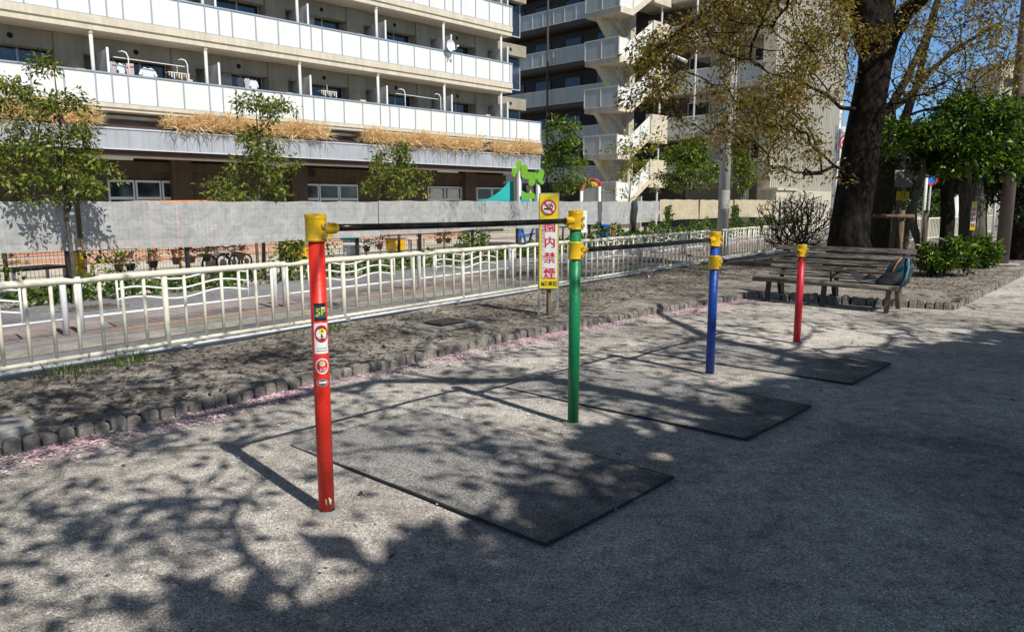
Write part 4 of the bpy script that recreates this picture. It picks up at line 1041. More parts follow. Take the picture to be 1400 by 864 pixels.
# laundry
def garment(u, z, w, h, mat, label, kind='shirt', fl=0):
    o = MB(); pts = [(-w*.25,0,0),(-w*.55,0,-h*.12),(-w*.72,0,-h*.45),(-w*.5,0,-h*.5),(-w*.42,0,-h*.3),(-w*.44,0,-h),(w*.44,0,-h),(w*.42,0,-h*.3),(w*.5,0,-h*.5),(w*.72,0,-h*.45),(w*.55,0,-h*.12),(w*.25,0,0),(0,0,-h*.06)]
    if kind == 'towel': pts = [(-w/2,0,0),(-w/2,0,-h),(-w*.1,0,-h*1.03),(w/2,0,-h*.97),(w/2,0,0)]
    o.prism(pts, (0,.03,0)); ob = o.build('shirt' if kind == 'shirt' else 'towel', mat, bevel=.005)
    ob.location = bw(u, -.45, z); ob.rotation_euler = (0,0,A1+rnd.uniform(-.3,.3)); tag(ob, label, 'laundry', 'laundry on the balconies')
lz = 6.0
lw = flat('linen', (.75, .76, .78)); lpk = flat('linen_pink', (.62, .42, .38)); ldk = flat('linen_dark', (.05, .05, .06)); lgr = flat('linen_grey', (.45, .43, .42))
garment(-17.55, 5.92, .20, .5, lgr, 'grey garment, leftmost of the laundry on the lower balcony')
garment(-17.3, 5.90, .22, .5, lw, 'white striped shirt hung beside the pale pink towel', 'shirt')
garment(-17.05, 5.92, .22, .5, lpk, 'pale pink towel hanging on the lower balcony', 'towel')
garment(-16.5, 5.86, .42, .55, lw, 'white long-sleeved shirt hanging alone in front of a dark window')
garment(-13.35, 5.9, .22, .5, ldk, 'dark shirt hanging on the lower balcony above the second street tree')
garment(-13.1, 5.92, .2, .5, lgr, 'grey shirt beside the dark shirt on the lower balcony')
garment(-12.85, 5.88, .28, .5, lw, 'white shirt, rightmost of the three hung above the second street tree')
for (u, lab) in ((-15.6,'white peg hanger with small socks on the lower balcony rail'), (-9.9,'peg hanger with coloured pegs on the lower balcony')):
    ph = thing('peg_hanger', lab, 'peg hanger', bw(u, -.35, 5.78), A1)
    MB().box(-.35,.35,-.15,.15,-.02,.0).build('frame', M['dish'], ph)
    for k in range(9): MB().box(-.34+k*.08,-.31+k*.08,-.15,-.12,-.13-.04*(k%3),-.02).build('peg', M['dish'] if k % 3 else M['toyyel'], ph)
    MB().tube([(0,0,0),(0,0,.25)], .01, 6).build('hook', M['dish'], ph)
def rack(ua, ub, lab):
    r_ = thing('drying_rack', lab, 'drying rack', bw(ua, 0, 5.5), A1); L = ub-ua
    for x in (0, L): MB().tube([(x,.12,-.6),(x,.12,.55),(x-.05,.14,.68),(x-.14,.2,.72),(x-.22,.3,.70)], .02, 8).build('arm', M['dish'], r_, smooth=True)
    MB().tube([(-.4,.25,.52),(L,.25,.50)], .014, 6).build('pole', M['dish'], r_)
rack(-17.2, -15.35, 'white curved drying pole holder on the lower balcony with shirts'); rack(-6.3, -4.35, 'white curved drying pole holder on the lower balcony near its right end')
# satellite dish
dp = thing('satellite_dish', 'white satellite dish fixed to the second balcony rail', 'satellite dish', bw(-4.05, .18, 8.1), A1)
mb = MB(); n = 20; rings = [(0,0),(.08,.01),(.16,.035),(.24,.08)]
for (r0, h0), (r1, h1) in zip(rings[:-1], rings[1:]):
    for k in range(n):
        a, b_ = 2*math.pi*k/n, 2*math.pi*(k+1)/n
        mb._add([(r0*math.cos(a), -h0, r0*math.sin(a)+.15),(r1*math.cos(a), -h1, r1*math.sin(a)+.15),(r1*math.cos(b_), -h1, r1*math.sin(b_)+.15),(r0*math.cos(b_), -h0, r0*math.sin(b_)+.15)], [(0,1,2,3)])
mb.build('reflector', M['dish'], dp, smooth=True); MB().tube([(0,0,-.1),(.12,-.25,-.02),(.16,-.33,.1)], .015, 6).build('arm', M['dish'], dp)
MB().box(.12,.2,-.38,-.3,.08,.15).build('receiver', M['dish'], dp); MB().tube([(0,.02,-.35),(0,.02,.15)], .025, 8).build('mast', M['railgrey'], dp)

# ================================================================ APARTMENT BUILDING 2
B2 = Vector((.2,55,0)); A2 = math.atan2(-.699,.715)   # local x right along facade, local y inward = (.699,.715)
b2 = thing('apartment_building', 'taller apartment block with grey corridor parapets, zigzag outside stairs and a ribbed end wall', 'building', B2, A2)
zf = [.4+2.6*k for k in range(0, 9)]  # corridor floor (panel bottoms 5.6, 8.2 ...)
zf = [2.98+2.62*k for k in range(-1, 8)]
U0, U1, U2, U3 = -14.0, 10.45, 12.85, 19.4
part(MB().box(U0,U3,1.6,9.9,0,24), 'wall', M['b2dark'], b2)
part(MB().box(U2+.6,U3,1.45,1.597,0,24), 'wall', M['b2wall'], b2)
part(MB().box(U3,U3+.25,-.1,9.6,2.2,24), 'end_wall', M['ribbed'], b2)
part(MB().box(U3-.5,U3+.255,-.16,-.102,0,24), 'corner_pier', M['slab'], b2)
part(MB().box(U3-.3,U3+.7,-.3,9.8,0,2.2), 'plinth', M['b2wall'], b2); part(MB().box(U3-.3,U3+.8,-.4,2.2,2.202,2.34), 'plinth_cap', M['b2wall'], b2)
for k, z in enumerate(zf[1:], 1):
    for a, b_ in ((U0,U1),(U2,U3-.51)):
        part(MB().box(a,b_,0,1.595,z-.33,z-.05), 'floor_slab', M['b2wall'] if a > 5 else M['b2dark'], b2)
        bl = part(MB().box(a,b_,-.01,.01,z,z+.93), 'balustrade', M['panelg'], b2)
        mb = MB(); mb.box(a,b_,-.035,.03,z+.93,z+.98); mb.box(a,b_,-.03,.03,z-.048,z-.003); x = a+.02
        while x < b_: mb.box(x-.02,x+.02,-.032,-.012,z,z+.928); x += .98
        mb.build('rail', M['offwhite'], bl)
    # dark doors and windows in the back wall
    for x in [-8,-5,-2,.6,3.4,6.2,13.4,15.6,17.6]:
        yy = 1.595 if x < 10 else 1.445
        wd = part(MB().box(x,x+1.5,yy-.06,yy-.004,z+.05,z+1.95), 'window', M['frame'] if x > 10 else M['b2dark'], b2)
        MB().box(x+.07,x+1.43,yy-.075,yy-.062,z+.12,z+1.88).build('pane', M['glass'], wd)
    if k >= 2:
        pass
# small box balcony at the corner
for z in (3.0, 5.6): part(MB().box(U3-.8,U3+.35,-.55,-.165,z-.05,z+.85), 'corner_box', M['b2wall'], b2)
# stairs: landing stands 5 m out, flights rise towards the corridor
PO = 5.0; SL0, SL1 = U1, U2
for k in range(1, 8):
    z = zf[k]; zl = z-1.31          # half landing below corridor k
    part(MB().box(SL0,SL1,-PO,-PO+1.35,zl-.30,zl-.03), 'landing', M['b2wall'], b2)
    bl = part(MB().box(SL0,SL1,-PO-.02,-PO,zl,zl+1.0), 'balustrade', M['panelg'], b2)
    mb = MB(); mb.box(SL0-.02,SL1+.03,-PO-.045,-PO+.02,zl+1.0,zl+1.05); mb.box(SL0,SL1,-PO-.04,-PO+.01,zl-.028,zl-.002)
    for x in (SL0+.02, (SL0+SL1)/2, SL1-.01): mb.box(x-.025,x+.025,-PO-.042,-PO-.022,zl,zl+.998)
    mb.build('rail', M['offwhite'], bl)
    # landing side panel (sunlit) and sloping parapet of the upper flight
    part(MB().box(SL1,SL1+.02,-PO,-PO+1.15,zl,zl+1.0), 'side_panel', M['panelw'], b2)
    y0, y1 = -PO+1.15, -1.8
    pr_ = part(MB().prism([(SL1,y0,zl+.02),(SL1,y1,z-.02),(SL1,y1,z+1.0),(SL1,y0,zl+1.0)], (.02,0,0)), 'stair_parapet', M['panelw'], b2)
    for f in (.02,.5,.98):
        yy = y0+(y1-y0)*f; zz = zl+(z-zl)*f; MB().box(SL1+.021,SL1+.035,yy-.03,yy+.03,zz+.02,zz+1.0).build('mullion', M['railgrey'], pr_)
    part(MB().prism([(SL1-.1,-PO,zl-.33),(SL1-.1,y0,zl-.33),(SL1-.1,y1,z-.36),(SL1-.1,-1.8,z-.03),(SL1-.1,y1-.02,z-.03),(SL1-.1,y0,zl-.0),(SL1-.1,-PO,zl-.0)], (.16,0,0)), 'stringer', M['slab'], b2)
    part(MB().prism([(SL1-1.1,y0,zl-.3),(SL1-1.1,y1,z-.3),(SL1-1.1,y1,z-.05),(SL1-1.1,y0,zl-.05)], (.98,0,0)), 'stair_flight', M['b2wall'], b2)
    zb = zf[k-1]
    part(MB().prism([(SL0,y0,zl-.3),(SL0,y1,zb-.3),(SL0,y1,zb-.05),(SL0,y0,zl-.05)], (1.05,0,0)), 'stair_flight', M['b2wall'], b2)
    part(MB().box(SL1-.32,SL1+.07,-1.8,.0,z-.55,z+1.08), 'parapet_box', M['slab'], b2)
    part(MB().box(SL0,SL1-.07,-1.8,1.59,z-.3,z-.05), 'landing', M['b2wall'], b2)
    # bracket under the landing
    part(MB().prism([(SL0+.5,-PO+.2,zl-.302),(SL0+.5,-PO+2.3,zl-2.2),(SL0+.5,-PO+2.75,zl-2.2),(SL0+.5,-PO+2.75,zl-.302)], (.35,0,0)), 'bracket', M['b2wall'], b2)
part(MB().box(SL0+.35,SL0+1.3,-PO+2.6,-PO+3.1,0,22), 'stair_wall', M['b2wall'], b2)
part(MB().tube([(U2-.25,-.5,0),(U2-.25,-.5,22)], .06, 10), 'column', M['offwhite'], b2)
for x in (14.75, 17.35): part(MB().tube([(x,-.14,0),(x,-.14,24)], .055, 10), 'downpipe', M['white'], b2, smooth=True)
part(MB().tube([(3.4,-.3,0),(3.4,-.3,24)], .07, 10), 'downpipe', M['b2dark'], b2, smooth=True)
for x in (8.9, 9.5): part(MB().tube([(x,-.02,0),(x,-.02,24)], .06, 10), 'downpipe', M['offwhite'], b2, smooth=True)
part(MB().box(15.2,18.6,-1.4,-.3,0,2.3), 'annex', M['b2dark'], b2)
part(MB().box(8.3,12.9,-2.6,-2.5,0,1.9), 'screen_wall', M['b2wall'], b2)
# street lamp on the stair tower
lm = thing('street_lamp', 'grey street lamp head on a curved arm beside the outside stairs', 'street lamp', (at(906,276,44).x, 44, 0))
zz = at(905,135,44).z; z2 = at(912,76,44).z
MB().tube([(0,0,zz),(0,0,zz+.3),(0,0,z2-.35),(.15,0,z2),(.35,0,z2+.02)], .05, 8).build('pole', M['galv'], lm, smooth=True)
MB().prism([(.2,-.18,z2-.05),(.2,.18,z2-.05),(1.15,.15,z2-.42),(1.15,-.15,z2-.42)], (.02,0,.13)).build('lamp_head', M['galv'], lm, bevel=.02)

# background buildings far right
for (x0, x1, y0, Y, lab) in ((1352,1450,84,130,'distant beige apartment tower behind the right-hand trees'), (1168,1215,170,95,'distant white building behind the large trunk')):
    a, b_ = at(x0, 276, Y), at(x1, 276, Y); h = at(x0, y0, Y).z
    root = thing('distant_building', lab, 'building', (a.x, Y, 0))
    MB().box(0,b_.x-a.x,0,10,0,h).build('wall', M['b2wall'], root)
    n = int(h/3)
    for k in range(1, n):
        for q in range(int((b_.x-a.x)/2.5)): MB().box(.6+q*2.5,2.1+q*2.5,-.03,-.005,k*3,k*3+1.4).build('window', M['glass'], root)

# ================================================================ NO-SMOKING SIGN
sg = thing('no_smoking_sign', 'tall narrow yellow and white no-smoking sign with red characters standing in the bed', 'sign', (.462, 9.35, .09), -.12)
# board 0.20 wide
W_ = .116; z0, z1 = .33, 1.535
MB().box(-W_-.012,W_+.012,.0,.03,z0,z1).build('board', M['s_grey'], sg, bevel=.004)
MB().box(-W_,W_,-.006,-.001,z0+.01,z1-.01).build('face', M['s_yellow'], sg)
MB().box(-W_+.028,W_-.014,-.010,-.007,z0+.15,z1-.33).build('white_field', M['s_white'], sg)
mb = MB(); mb.cur = 0; mb.disc((0,-.012,z1-.175), .082, (0,-1,0), 36); mb.build('pictogram', M['s_white'], sg)
mb = MB(); mb.disc((0,-.016,z1-.175), .094, (0,-1,0), 36, r0=.077)
c45 = math.cos(math.pi/4); w = .010
mb.poly([(-.058-w*c45,-.019,z1-.175+.058-w*c45),(-.058+w*c45,-.019,z1-.175+.058+w*c45),(.058+w*c45,-.019,z1-.175-.058+w*c45),(.058-w*c45,-.019,z1-.175-.058-w*c45)]); mb.build('prohibition_ring', M['s_red'], sg)
mb = MB(); mb.box(-.06,.045,-.015,-.0135,z1-.205,z1-.185); mb.tube([(.048,-.0145,z1-.18),(.05,-.0145,z1-.15),(.025,-.0145,z1-.135),(.04,-.0145,z1-.115)], .006, 5); mb.tube([(.03,-.0145,z1-.17),(.02,-.0145,z1-.15),(.0,-.0145,z1-.14),(.005,-.0145,z1-.12)], .005, 5); mb.build('cigarette', M['s_black'], sg)
def put_text(body, size, x, z, y, mat, parent, bold=0):
    me = text_mesh(body, size)
    for v in me.vertices: v.co = (v.co.x+x, y, v.co.y+z)
    me.materials.append(mat); o = bpy.data.objects.new('lettering', me); col.objects.link(o); o.parent = parent
    if bold:
        for dx in (-bold, bold):
            o2 = bpy.data.objects.new('lettering', me); col.objects.link(o2); o2.parent = parent; o2.location = (dx, -.0003 if dx > 0 else -.0006, 0)
for k, ch in enumerate('園内禁煙'): put_text(ch, .150, .016, z1-.425-.195*k, -.012, M['s_red'], sg, .004)
for k, ch in enumerate('︵受動喫煙防止にご協力ください︶'):
    if ch in '︵︶': ch = '︵' if k == 0 else '︶'
    put_text(ch, .046, -.064, z1-.37-.0475*k, -.012, M['s_pink'], sg)
put_text('江東区', .062, .025, z0+.07, -.010, M['s_black'], sg, .001)
mb = MB(); mb.disc((-.072,-.010,z0+.065), .018, (0,-1,0), 18); mb.box(-.09,-.083,-.0105,-.009,z0+.05,z0+.1); mb.box(-.056,-.050,-.0105,-.009,z0+.05,z0+.075); mb.build('emblem', M['s_dteal'], sg)
for x in (-W_-.004, W_+.004): MB().box(x-.015,x+.015,.004,.034,-.05,z0+.3).build('leg', M['s_grey'], sg)
MB().tube([(0,.055,-.05),(0,.055,.9)], .028, 10).build('stake', M['log'], sg)

# ================================================================ BENCH
BA = math.atan2(-.68,.73); bn = thing('park_bench', 'long weathered slatted wooden park bench with high back', 'bench', (4.62,10.66,.0), BA)
# local x along the bench (to the right), y toward the back
def slat(x0, x1, y, z, w, th, tilt, mat=M['wood']):
    mb = MB(); mb.T = Matrix.Translation((0,y,z)) @ Matrix.Rotation(tilt, 4, 'X'); mb.box(x0,x1,-w/2,w/2,-th/2,th/2); return mb.build('slat', mat, bn, bevel=.006)
XL, XR = -1.15, .88
for k in range(5): slat(XL, XR, .02+k*.095, .36-.004*k, .082, .035, -.03)
mb = MB(); mb.tube([(XL-.02,-.03,.345),(XR+.02,-.03,.345)], .036, 10); mb.build('front_rail', M['wood'], bn, smooth=True)
for k in range(5):
    f = k/4; slat(XL+.0, XR+.03, .50+.20*f,   .42+.385*f, .078, .035, math.atan2(.36,.19))
for x in (XL+.20, -.11, XR-.11):
    dark = M['log'] if x > .5 else M['darkmetal']
    mb = MB(); mb.T = Matrix.Translation((x,0,0))
    mb.prism([(-.03,-.03,.0),(-.03,.03,.0),(-.03,.10,.33),(-.03,.02,.33)], (.06,0,0))
    mb.build('leg', dark, bn, bevel=.006)
    mb = MB(); mb.T = Matrix.Translation((x,0,0)); mb.prism([(-.03,.52,.0),(-.03,.58,.0),(-.03,.47,.33),(-.03,.38,.33)], (.06,0,0)); mb.build('leg', dark, bn, bevel=.006)
    MB().box(x-.028,x+.028,.0,.52,.30,.336).build('seat_support', dark, bn)
    mb = MB(); mb.prism([(x-.028,.53,.0),(x-.028,.50,.36),(x-.028,.72,.83),(x-.028,.76,.83),(x-.028,.55,.36),(x-.028,.58,.0)], (.056,0,0)); mb.build('back_support', dark, bn)
mb = MB(); mb.tube([(-.03,.08,.37),(-.03,.06,.50),(-.03,.10,.55),(-.03,.38,.56),(-.03,.50,.54)], .02, 8, squash=.8); mb.build('armrest', M['darkmetal'], bn, smooth=True)
# backpack and jacket at the right end
def bwl(x, y, z): return Vector((4.62,10.66,0))+Matrix.Rotation(BA,4,'Z') @ Vector((x,y,z))
bp = thing('backpack', 'teal and black backpack with orange zip leaning at the right end of the bench', 'backpack', bwl(.78,.20,.385), BA-.2)
bp.rotation_euler = (R(-14), R(9), BA-.2); bp.scale = (.95,.85,.98)
def hull(mb, secs, n=14):
    """secs: (z, cx, cy, rx, ry)"""
    vs = []
    for z, cx, cy, rx, ry in secs:
        for k in range(n):
            t_ = 2*math.pi*k/n; c_, s_ = math.cos(t_), math.sin(t_)
            vs.append((cx+rx*math.copysign(abs(c_)**.7, c_)+.012*math.sin(k*5+z*40)+.008*math.sin(k*2.3-z*55), cy+ry*math.copysign(abs(s_)**.7, s_), z))
    fs = [tuple(range(n))[::-1], tuple((len(secs)-1)*n+k for k in range(n))]
    for i in range(len(secs)-1):
        for k in range(n): fs.append((i*n+k, i*n+(k+1)%n, (i+1)*n+(k+1)%n, (i+1)*n+k))
    mb._add(vs, fs); return mb
hull(MB(), [(0,0,0,.13,.09),(.04,0,0,.165,.12),(.14,.0,.01,.17,.125),(.25,.01,.03,.155,.11),(.33,.015,.05,.12,.085),(.385,.02,.07,.07,.05),(.40,.02,.075,.03,.02)]).build('body', M['bp_teal'], bp, smooth=True)
hull(MB(), [(-.13,-.06,-.20,.05,.04),(-.09,-.05,-.21,.09,.06),(-.01,-.04,-.18,.13,.08),(.06,-.02,-.13,.13,.08),(.13,0,-.09,.11,.06),(.19,.01,-.06,.07,.03)]).build('front_pocket', M['bp_black'], bp, smooth=True)
MB().tube([(-.01,-.135,.15),(-.015,-.125,.22),(-.01,-.095,.31),(.0,-.04,.38)], .009, 6).build('zip', M['bp_orange'], bp, smooth=True)
MB().tube([(.05,.02,.40),(.10,-.04,.38),(.165,-.09,.26),(.185,-.10,.12),(.15,-.08,.02)], .011, 6).build('strap', M['bp_grey'], bp, smooth=True)
MB().tube([(-.02,.06,.39),(.0,.07,.45),(.04,.07,.45),(.05,.06,.39)], .007, 6).build('handle', M['bp_grey'], bp, smooth=True)
jk = thing('jacket', 'black jacket lying over the bench seat beside the backpack', 'jacket', bwl(.42,.22,.385), BA)
mb = MB(); nx, ny = 18, 12; rgj = random.Random(5)
Vj = []
for j in range(ny+1):
    for i in range(nx+1):
        x = -.32+.62*i/nx; y = -.16+.36*j/ny; r_ = math.hypot((x)/.34, (y-.02)/.2)
        z = .09*max(0,1-r_)*(1+.5*math.sin(x*19+y*11))+.03*math.sin(x*31)*math.cos(y*27)*max(0,1-r_*.6)+.012; z = max(z, .004)
        e = 1-.25*abs(math.sin(4*math.atan2(y, x))); Vj.append((x*e, y*e+.1*max(0,-x)*1.2, z+max(0,-x-.05)*.55))
mb._add(Vj, [(j*(nx+1)+i, j*(nx+1)+i+1, (j+1)*(nx+1)+i+1, (j+1)*(nx+1)+i) for j in range(ny) for i in range(nx)])
mb.build('cloth', M['bp_black'], jk, smooth=True)
MB().tube([(-.1,-.13,.03),(.0,-.17,.02),(.12,-.15,.04),(.2,-.18,.0),(.22,-.2,-.05)], .012, 6).build('drawstring', M['bp_grey'], jk, smooth=True)

# ================================================================ POLES AND SIGNS
def concrete_pole():
    p = Vector((5.72, 20.2, 0)); root = thing('utility_pole', 'tall pale concrete utility pole with white cone speaker', 'utility pole', p)
    MB().tube([(0,0,-.1),(0,0,6),(0,0,12)], [.155,.125,.10], 20).build('pole', M['conpole'], root, smooth=True)
    for z in (3.0, 4.6, 5.4, 6.2): MB().tube([(0,0,z),(0,0,z+.04)], .145, 18).build('band', M['galv'], root)
    MB().tube([(0,-.01,1.35),(0,-.01,1.85)], .150, 18, caps=False).build('wrap', M['concrete'], root)
    s = MB().tube([(.12,-.1,6.55),(.2,-.2,6.5),(.3,-.36,6.42)], [.05,.09,.15], 16).build('speaker', M['white'], root, smooth=True)
    MB().tube([(0,0,6.6),(.14,-.1,6.58)], .03, 8).build('bracket', M['galv'], s)
concrete_pole()
pb_ = g(1369, 361, .10)
bpz = thing('lamp_post', 'tall brown steel lamp post with white base plate at the right', 'lamp post', pb_)
MB().tube([(0,0,-.02),(0,0,9)], [.145,.11], 24).build('pole', M['brownpole'], bpz, smooth=True)
MB().tube([(0,0,-.01),(0,0,.02)], .38, 6).build('base_plate', M['concrete'], bpz)
MB().tube([(0,0,8.9),(0,-.6,9.3),(0,-1.1,9.3)], .05, 8).build('arm', M['brownpole'], bpz)
# stop-type sign left of the large trunk
Y = 27; p = at(1143, 276, Y)
ts = thing('traffic_sign', 'round red and white traffic sign on white board beside the large trunk', 'traffic sign', (p.x, Y, 0))
MB().tube([(0,.12,0),(0,.12,5.0)], .05, 12).build('pole', M['white'], ts, smooth=True)
zz = at(1152,195,Y).z
MB().box(.02,.62,.0,.03,zz-.55,zz+.55).build('board', M['s_white'], ts)
MB().disc((.28,-.004,zz), .31, (0,-1,0), 32, r0=.25).build('ring', M['s_red'], ts); MB().disc((.28,-.006,zz), .20, (0,-1,0), 32).build('disc', M['s_red'], ts)
put_text('止', .26, .28, zz, -.010, M['s_white'], ts, .005)
MB().box(-.12,-.02,.1,.14,.0,zz+.6).build('side_strip', M['s_grey'], ts)
# park signs and posts on the right
Y = 18.5; p = at(1232, 276, Y)
bs = thing('speaker_box', 'grey metal cabinet on a dark post above a yellow plate', 'cabinet', (p.x, Y, 0))
za, zb = at(1232,256,Y).z, at(1232,233,Y).z
MB().tube([(0,.1,0),(0,.1,zb)], .05, 10).build('post', M['log'], bs)
MB().box(-.22,.22,-.03,.08,za,zb).build('cabinet', M['s_grey'], bs, bevel=.01); MB().box(-.08,.08,-.036,-.031,zb-.06,zb-.04).build('handle', M['s_black'], bs)
yp = thing('warning_plate', 'small yellow notice plate under the grey cabinet', 'sign', (p.x+.0, Y-.05, 0)); z1_, z2_ = at(1232,274,Y).z, at(1232,262,Y).z
MB().box(-.15,.15,-.02,0,z1_,z2_).build('plate', M['s_yellow'], yp); put_text('注意', .09, 0, (z1_+z2_)/2+.04, -.026, M['s_black'], yp); put_text('立入禁止', .06, 0, (z1_+z2_)/2-.05, -.026, M['s_black'], yp)
Y = 16.5; p = at(1331, 296, Y)
rb = thing('park_sign', 'narrow white sign strip with red characters and yellow ends on a trunk', 'sign', (p.x, Y, 0), -.35); za, zb = at(1331,315,Y).z, at(1331,276,Y).z
MB().box(-.05,.05,0,.02,za,zb).build('board', M['s_white'], rb); MB().box(-.05,.05,-.004,-.001,za,za+.1).build('band', M['s_yellow'], rb); MB().box(-.05,.05,-.004,-.001,zb-.1,zb).build('band', M['s_yellow'], rb)
for k, ch in enumerate('園内禁煙'): put_text(ch, .085, 0, zb-.17-.115*k, -.006, M['s_red'], rb, .002)
MB().tube([(0,.04,0),(0,.04,zb)], .02, 8).build('stake', M['log'], rb)
for i, (x, Yp, yt, lab) in enumerate([(1218,30,234,'thin white pole left of the grey cabinet'),(1264,26,232,'thin white pole behind the tree-support frame'),(1306,32,268,'stout white bollard-like post between two trunks'),(1361,34,250,'thin white pole just left of the brown lamp post')]):
    p = at(x, 276, Yp); zt = at(x, yt, Yp).z
    o = thing('white_pole', lab, 'pole', (p.x, Yp, 0)); MB().tube([(0,0,0),(0,0,zt)], .16 if i == 2 else .055, 12).build('shaft', M['offwhite'], o, smooth=True); MB().tube([(0,0,zt),(0,0,zt+.04)], .17 if i == 2 else .06, 12).build('cap', M['galv'], o)
Y = 26; p = at(1274, 245, Y)
rs_ = thing('round_sign', 'small round red-rimmed traffic sign seen below the evergreen tree', 'traffic sign', (p.x, Y, 0))
MB().disc((0,0,p.z), .22, (0,-1,0), 24, r0=.16).build('rim', M['s_red'], rs_); MB().disc((0,.004,p.z), .16, (0,-1,0), 24).build('face', M['toyblue'], rs_); MB().tube([(0,.04,0),(0,.04,p.z+.2)], .03, 8).build('pole', M['offwhite'], rs_)
# tree-support frame of logs
Y = 16.0
tf = thing('tree_support', 'brown log frame with crossbar propping the crooked tree', 'tree support', (at(1250,300,Y).x, Y, .1)); ox = tf.location.x
for x, yy in ((1233,0),(1238,.5),(1266,0),(1258,.5)):
    q = at(x, 300, Y).x-ox; MB().tube([(q,yy,-.1),(q,yy,1.25)], .055, 10).build('stake', M['log'], tf, smooth=True)
z = at(1250,296,Y).z-.1
MB().tube([(at(1229,0,Y).x-ox,-.07,z),(at(1271,0,Y).x-ox,-.07,z)], .045, 8).build('crossbar', M['log'], tf, smooth=True)
MB().tube([(at(1229,0,Y).x-ox,.57,z),(at(1271,0,Y).x-ox,.57,z)], .045, 8).build('crossbar', M['log'], tf, smooth=True)

# ================================================================ TREES
def street_tree(label, x, t, y_top, halfw, y_bot, nt, seed, lf, size=.10, nl=26, crad=.16, ybase=None, sub=None, trunk_r=.04, name='street_tree'):
    a = (x-700)/FPX/cp; Y = t/(DX-DY*a); base = Vector((a*Y, Y, .03))
    zt = at(x, y_top, Y).z; zb = at(x, y_bot, Y).z; hw = halfw/FPX*Y
    tr = [line_pts((base, trunk_r), (base+Vector((.02,0,zb*.5)), trunk_r*.85), (base+Vector((-.03,.02,zb)), trunk_r*.7), (base+Vector((.02,0,zb+(zt-zb)*.5)), trunk_r*.45), (base+Vector((.0,0,zt-.25)), trunk_r*.15))]
    tg = []
    lobes = sub or [((0,.35),(1,.35)), ((-.2,.65),(.65,.25)), ((.1,.85),(.35,.16))]
    rg = random.Random(seed); k = 0
    for (lx, lz), (rx, rz) in lobes:
        n = int(nt*rx*rz/sum(l[1][0]*l[1][1] for l in lobes))+3
        tg += ell((base.x+lx*hw, Y, zb+lz*(zt-zb)), (rx*hw, rx*hw*.9, rz*(zt-zb)), n, seed+k); k += 1
    return tree(name, label, 'tree', tr, tg, lf, nl, crad, size, M['barkgrey'], seed=seed, tip=.004, step=.18, group='young street trees')
street_tree('young street tree at the left with slim trunk and leaning yellow-green crown', 104, 11.55, 72, 76, 300, 120, 31, M['lf_street'], .068, 44, .17,
    sub=[((-.35,.30),(.95,.22)),((-.15,.50),(.75,.20)),((.45,.25),(.45,.14)),((-.45,.72),(.30,.10)),((-.9,.75),(.25,.12)),((-.2,.92),(.25,.07)),((.15,.68),(.4,.08))])
street_tree('street tree with loose yellow-green crown below the second dry grass patch', 364, 12.5, 128, 76, 275, 85, 32, M['lf_street'], .082, 38, .20,
    sub=[((-.25,.10),(.8,.16)),((.1,.32),(.6,.16)),((.0,.55),(.35,.14)),((.3,.85),(.45,.09)),((-.1,.9),(.3,.09))])
street_tree('small rounded street tree left of the high bar sign, olive foliage', 547, 12.8, 198, 46, 280, 60, 33, M['lf_street'], .085, 38, .20)
street_tree('upright dark green tree right of the turquoise tent', 768, 14.0, 158, 36, 275, 70, 34, M['lf_green'], .13, 34, .22,
    sub=[((0,.3),(1,.3)),((.05,.6),(.8,.2)),((-.1,.85),(.7,.14))])
street_tree('thin sapling with yellow leaves in front of the outside stairs', 858, 13.5, 165, 45, 275, 50, 35, M['lf_yellow'], .14, 13, .25, trunk_r=.03,
    sub=[((0,.3),(1,.3)),((.3,.7),(.7,.25)),((-.3,.6),(.5,.2))])
street_tree('dense green tree left of the utility pole', 938, 14.5, 188, 44, 262, 120, 36, M['lf_green'], .17, 36, .30)
street_tree('green tree just behind and right of the utility pole', 1002, 14.5, 182, 22, 262, 80, 37, M['lf_green'], .17, 34, .30)
street_tree('wispy sapling in front of the ribbed end wall', 1103, 14.0, 228, 20, 272, 26, 38, M['lf_green'], .16, 10, .35, trunk_r=.03)

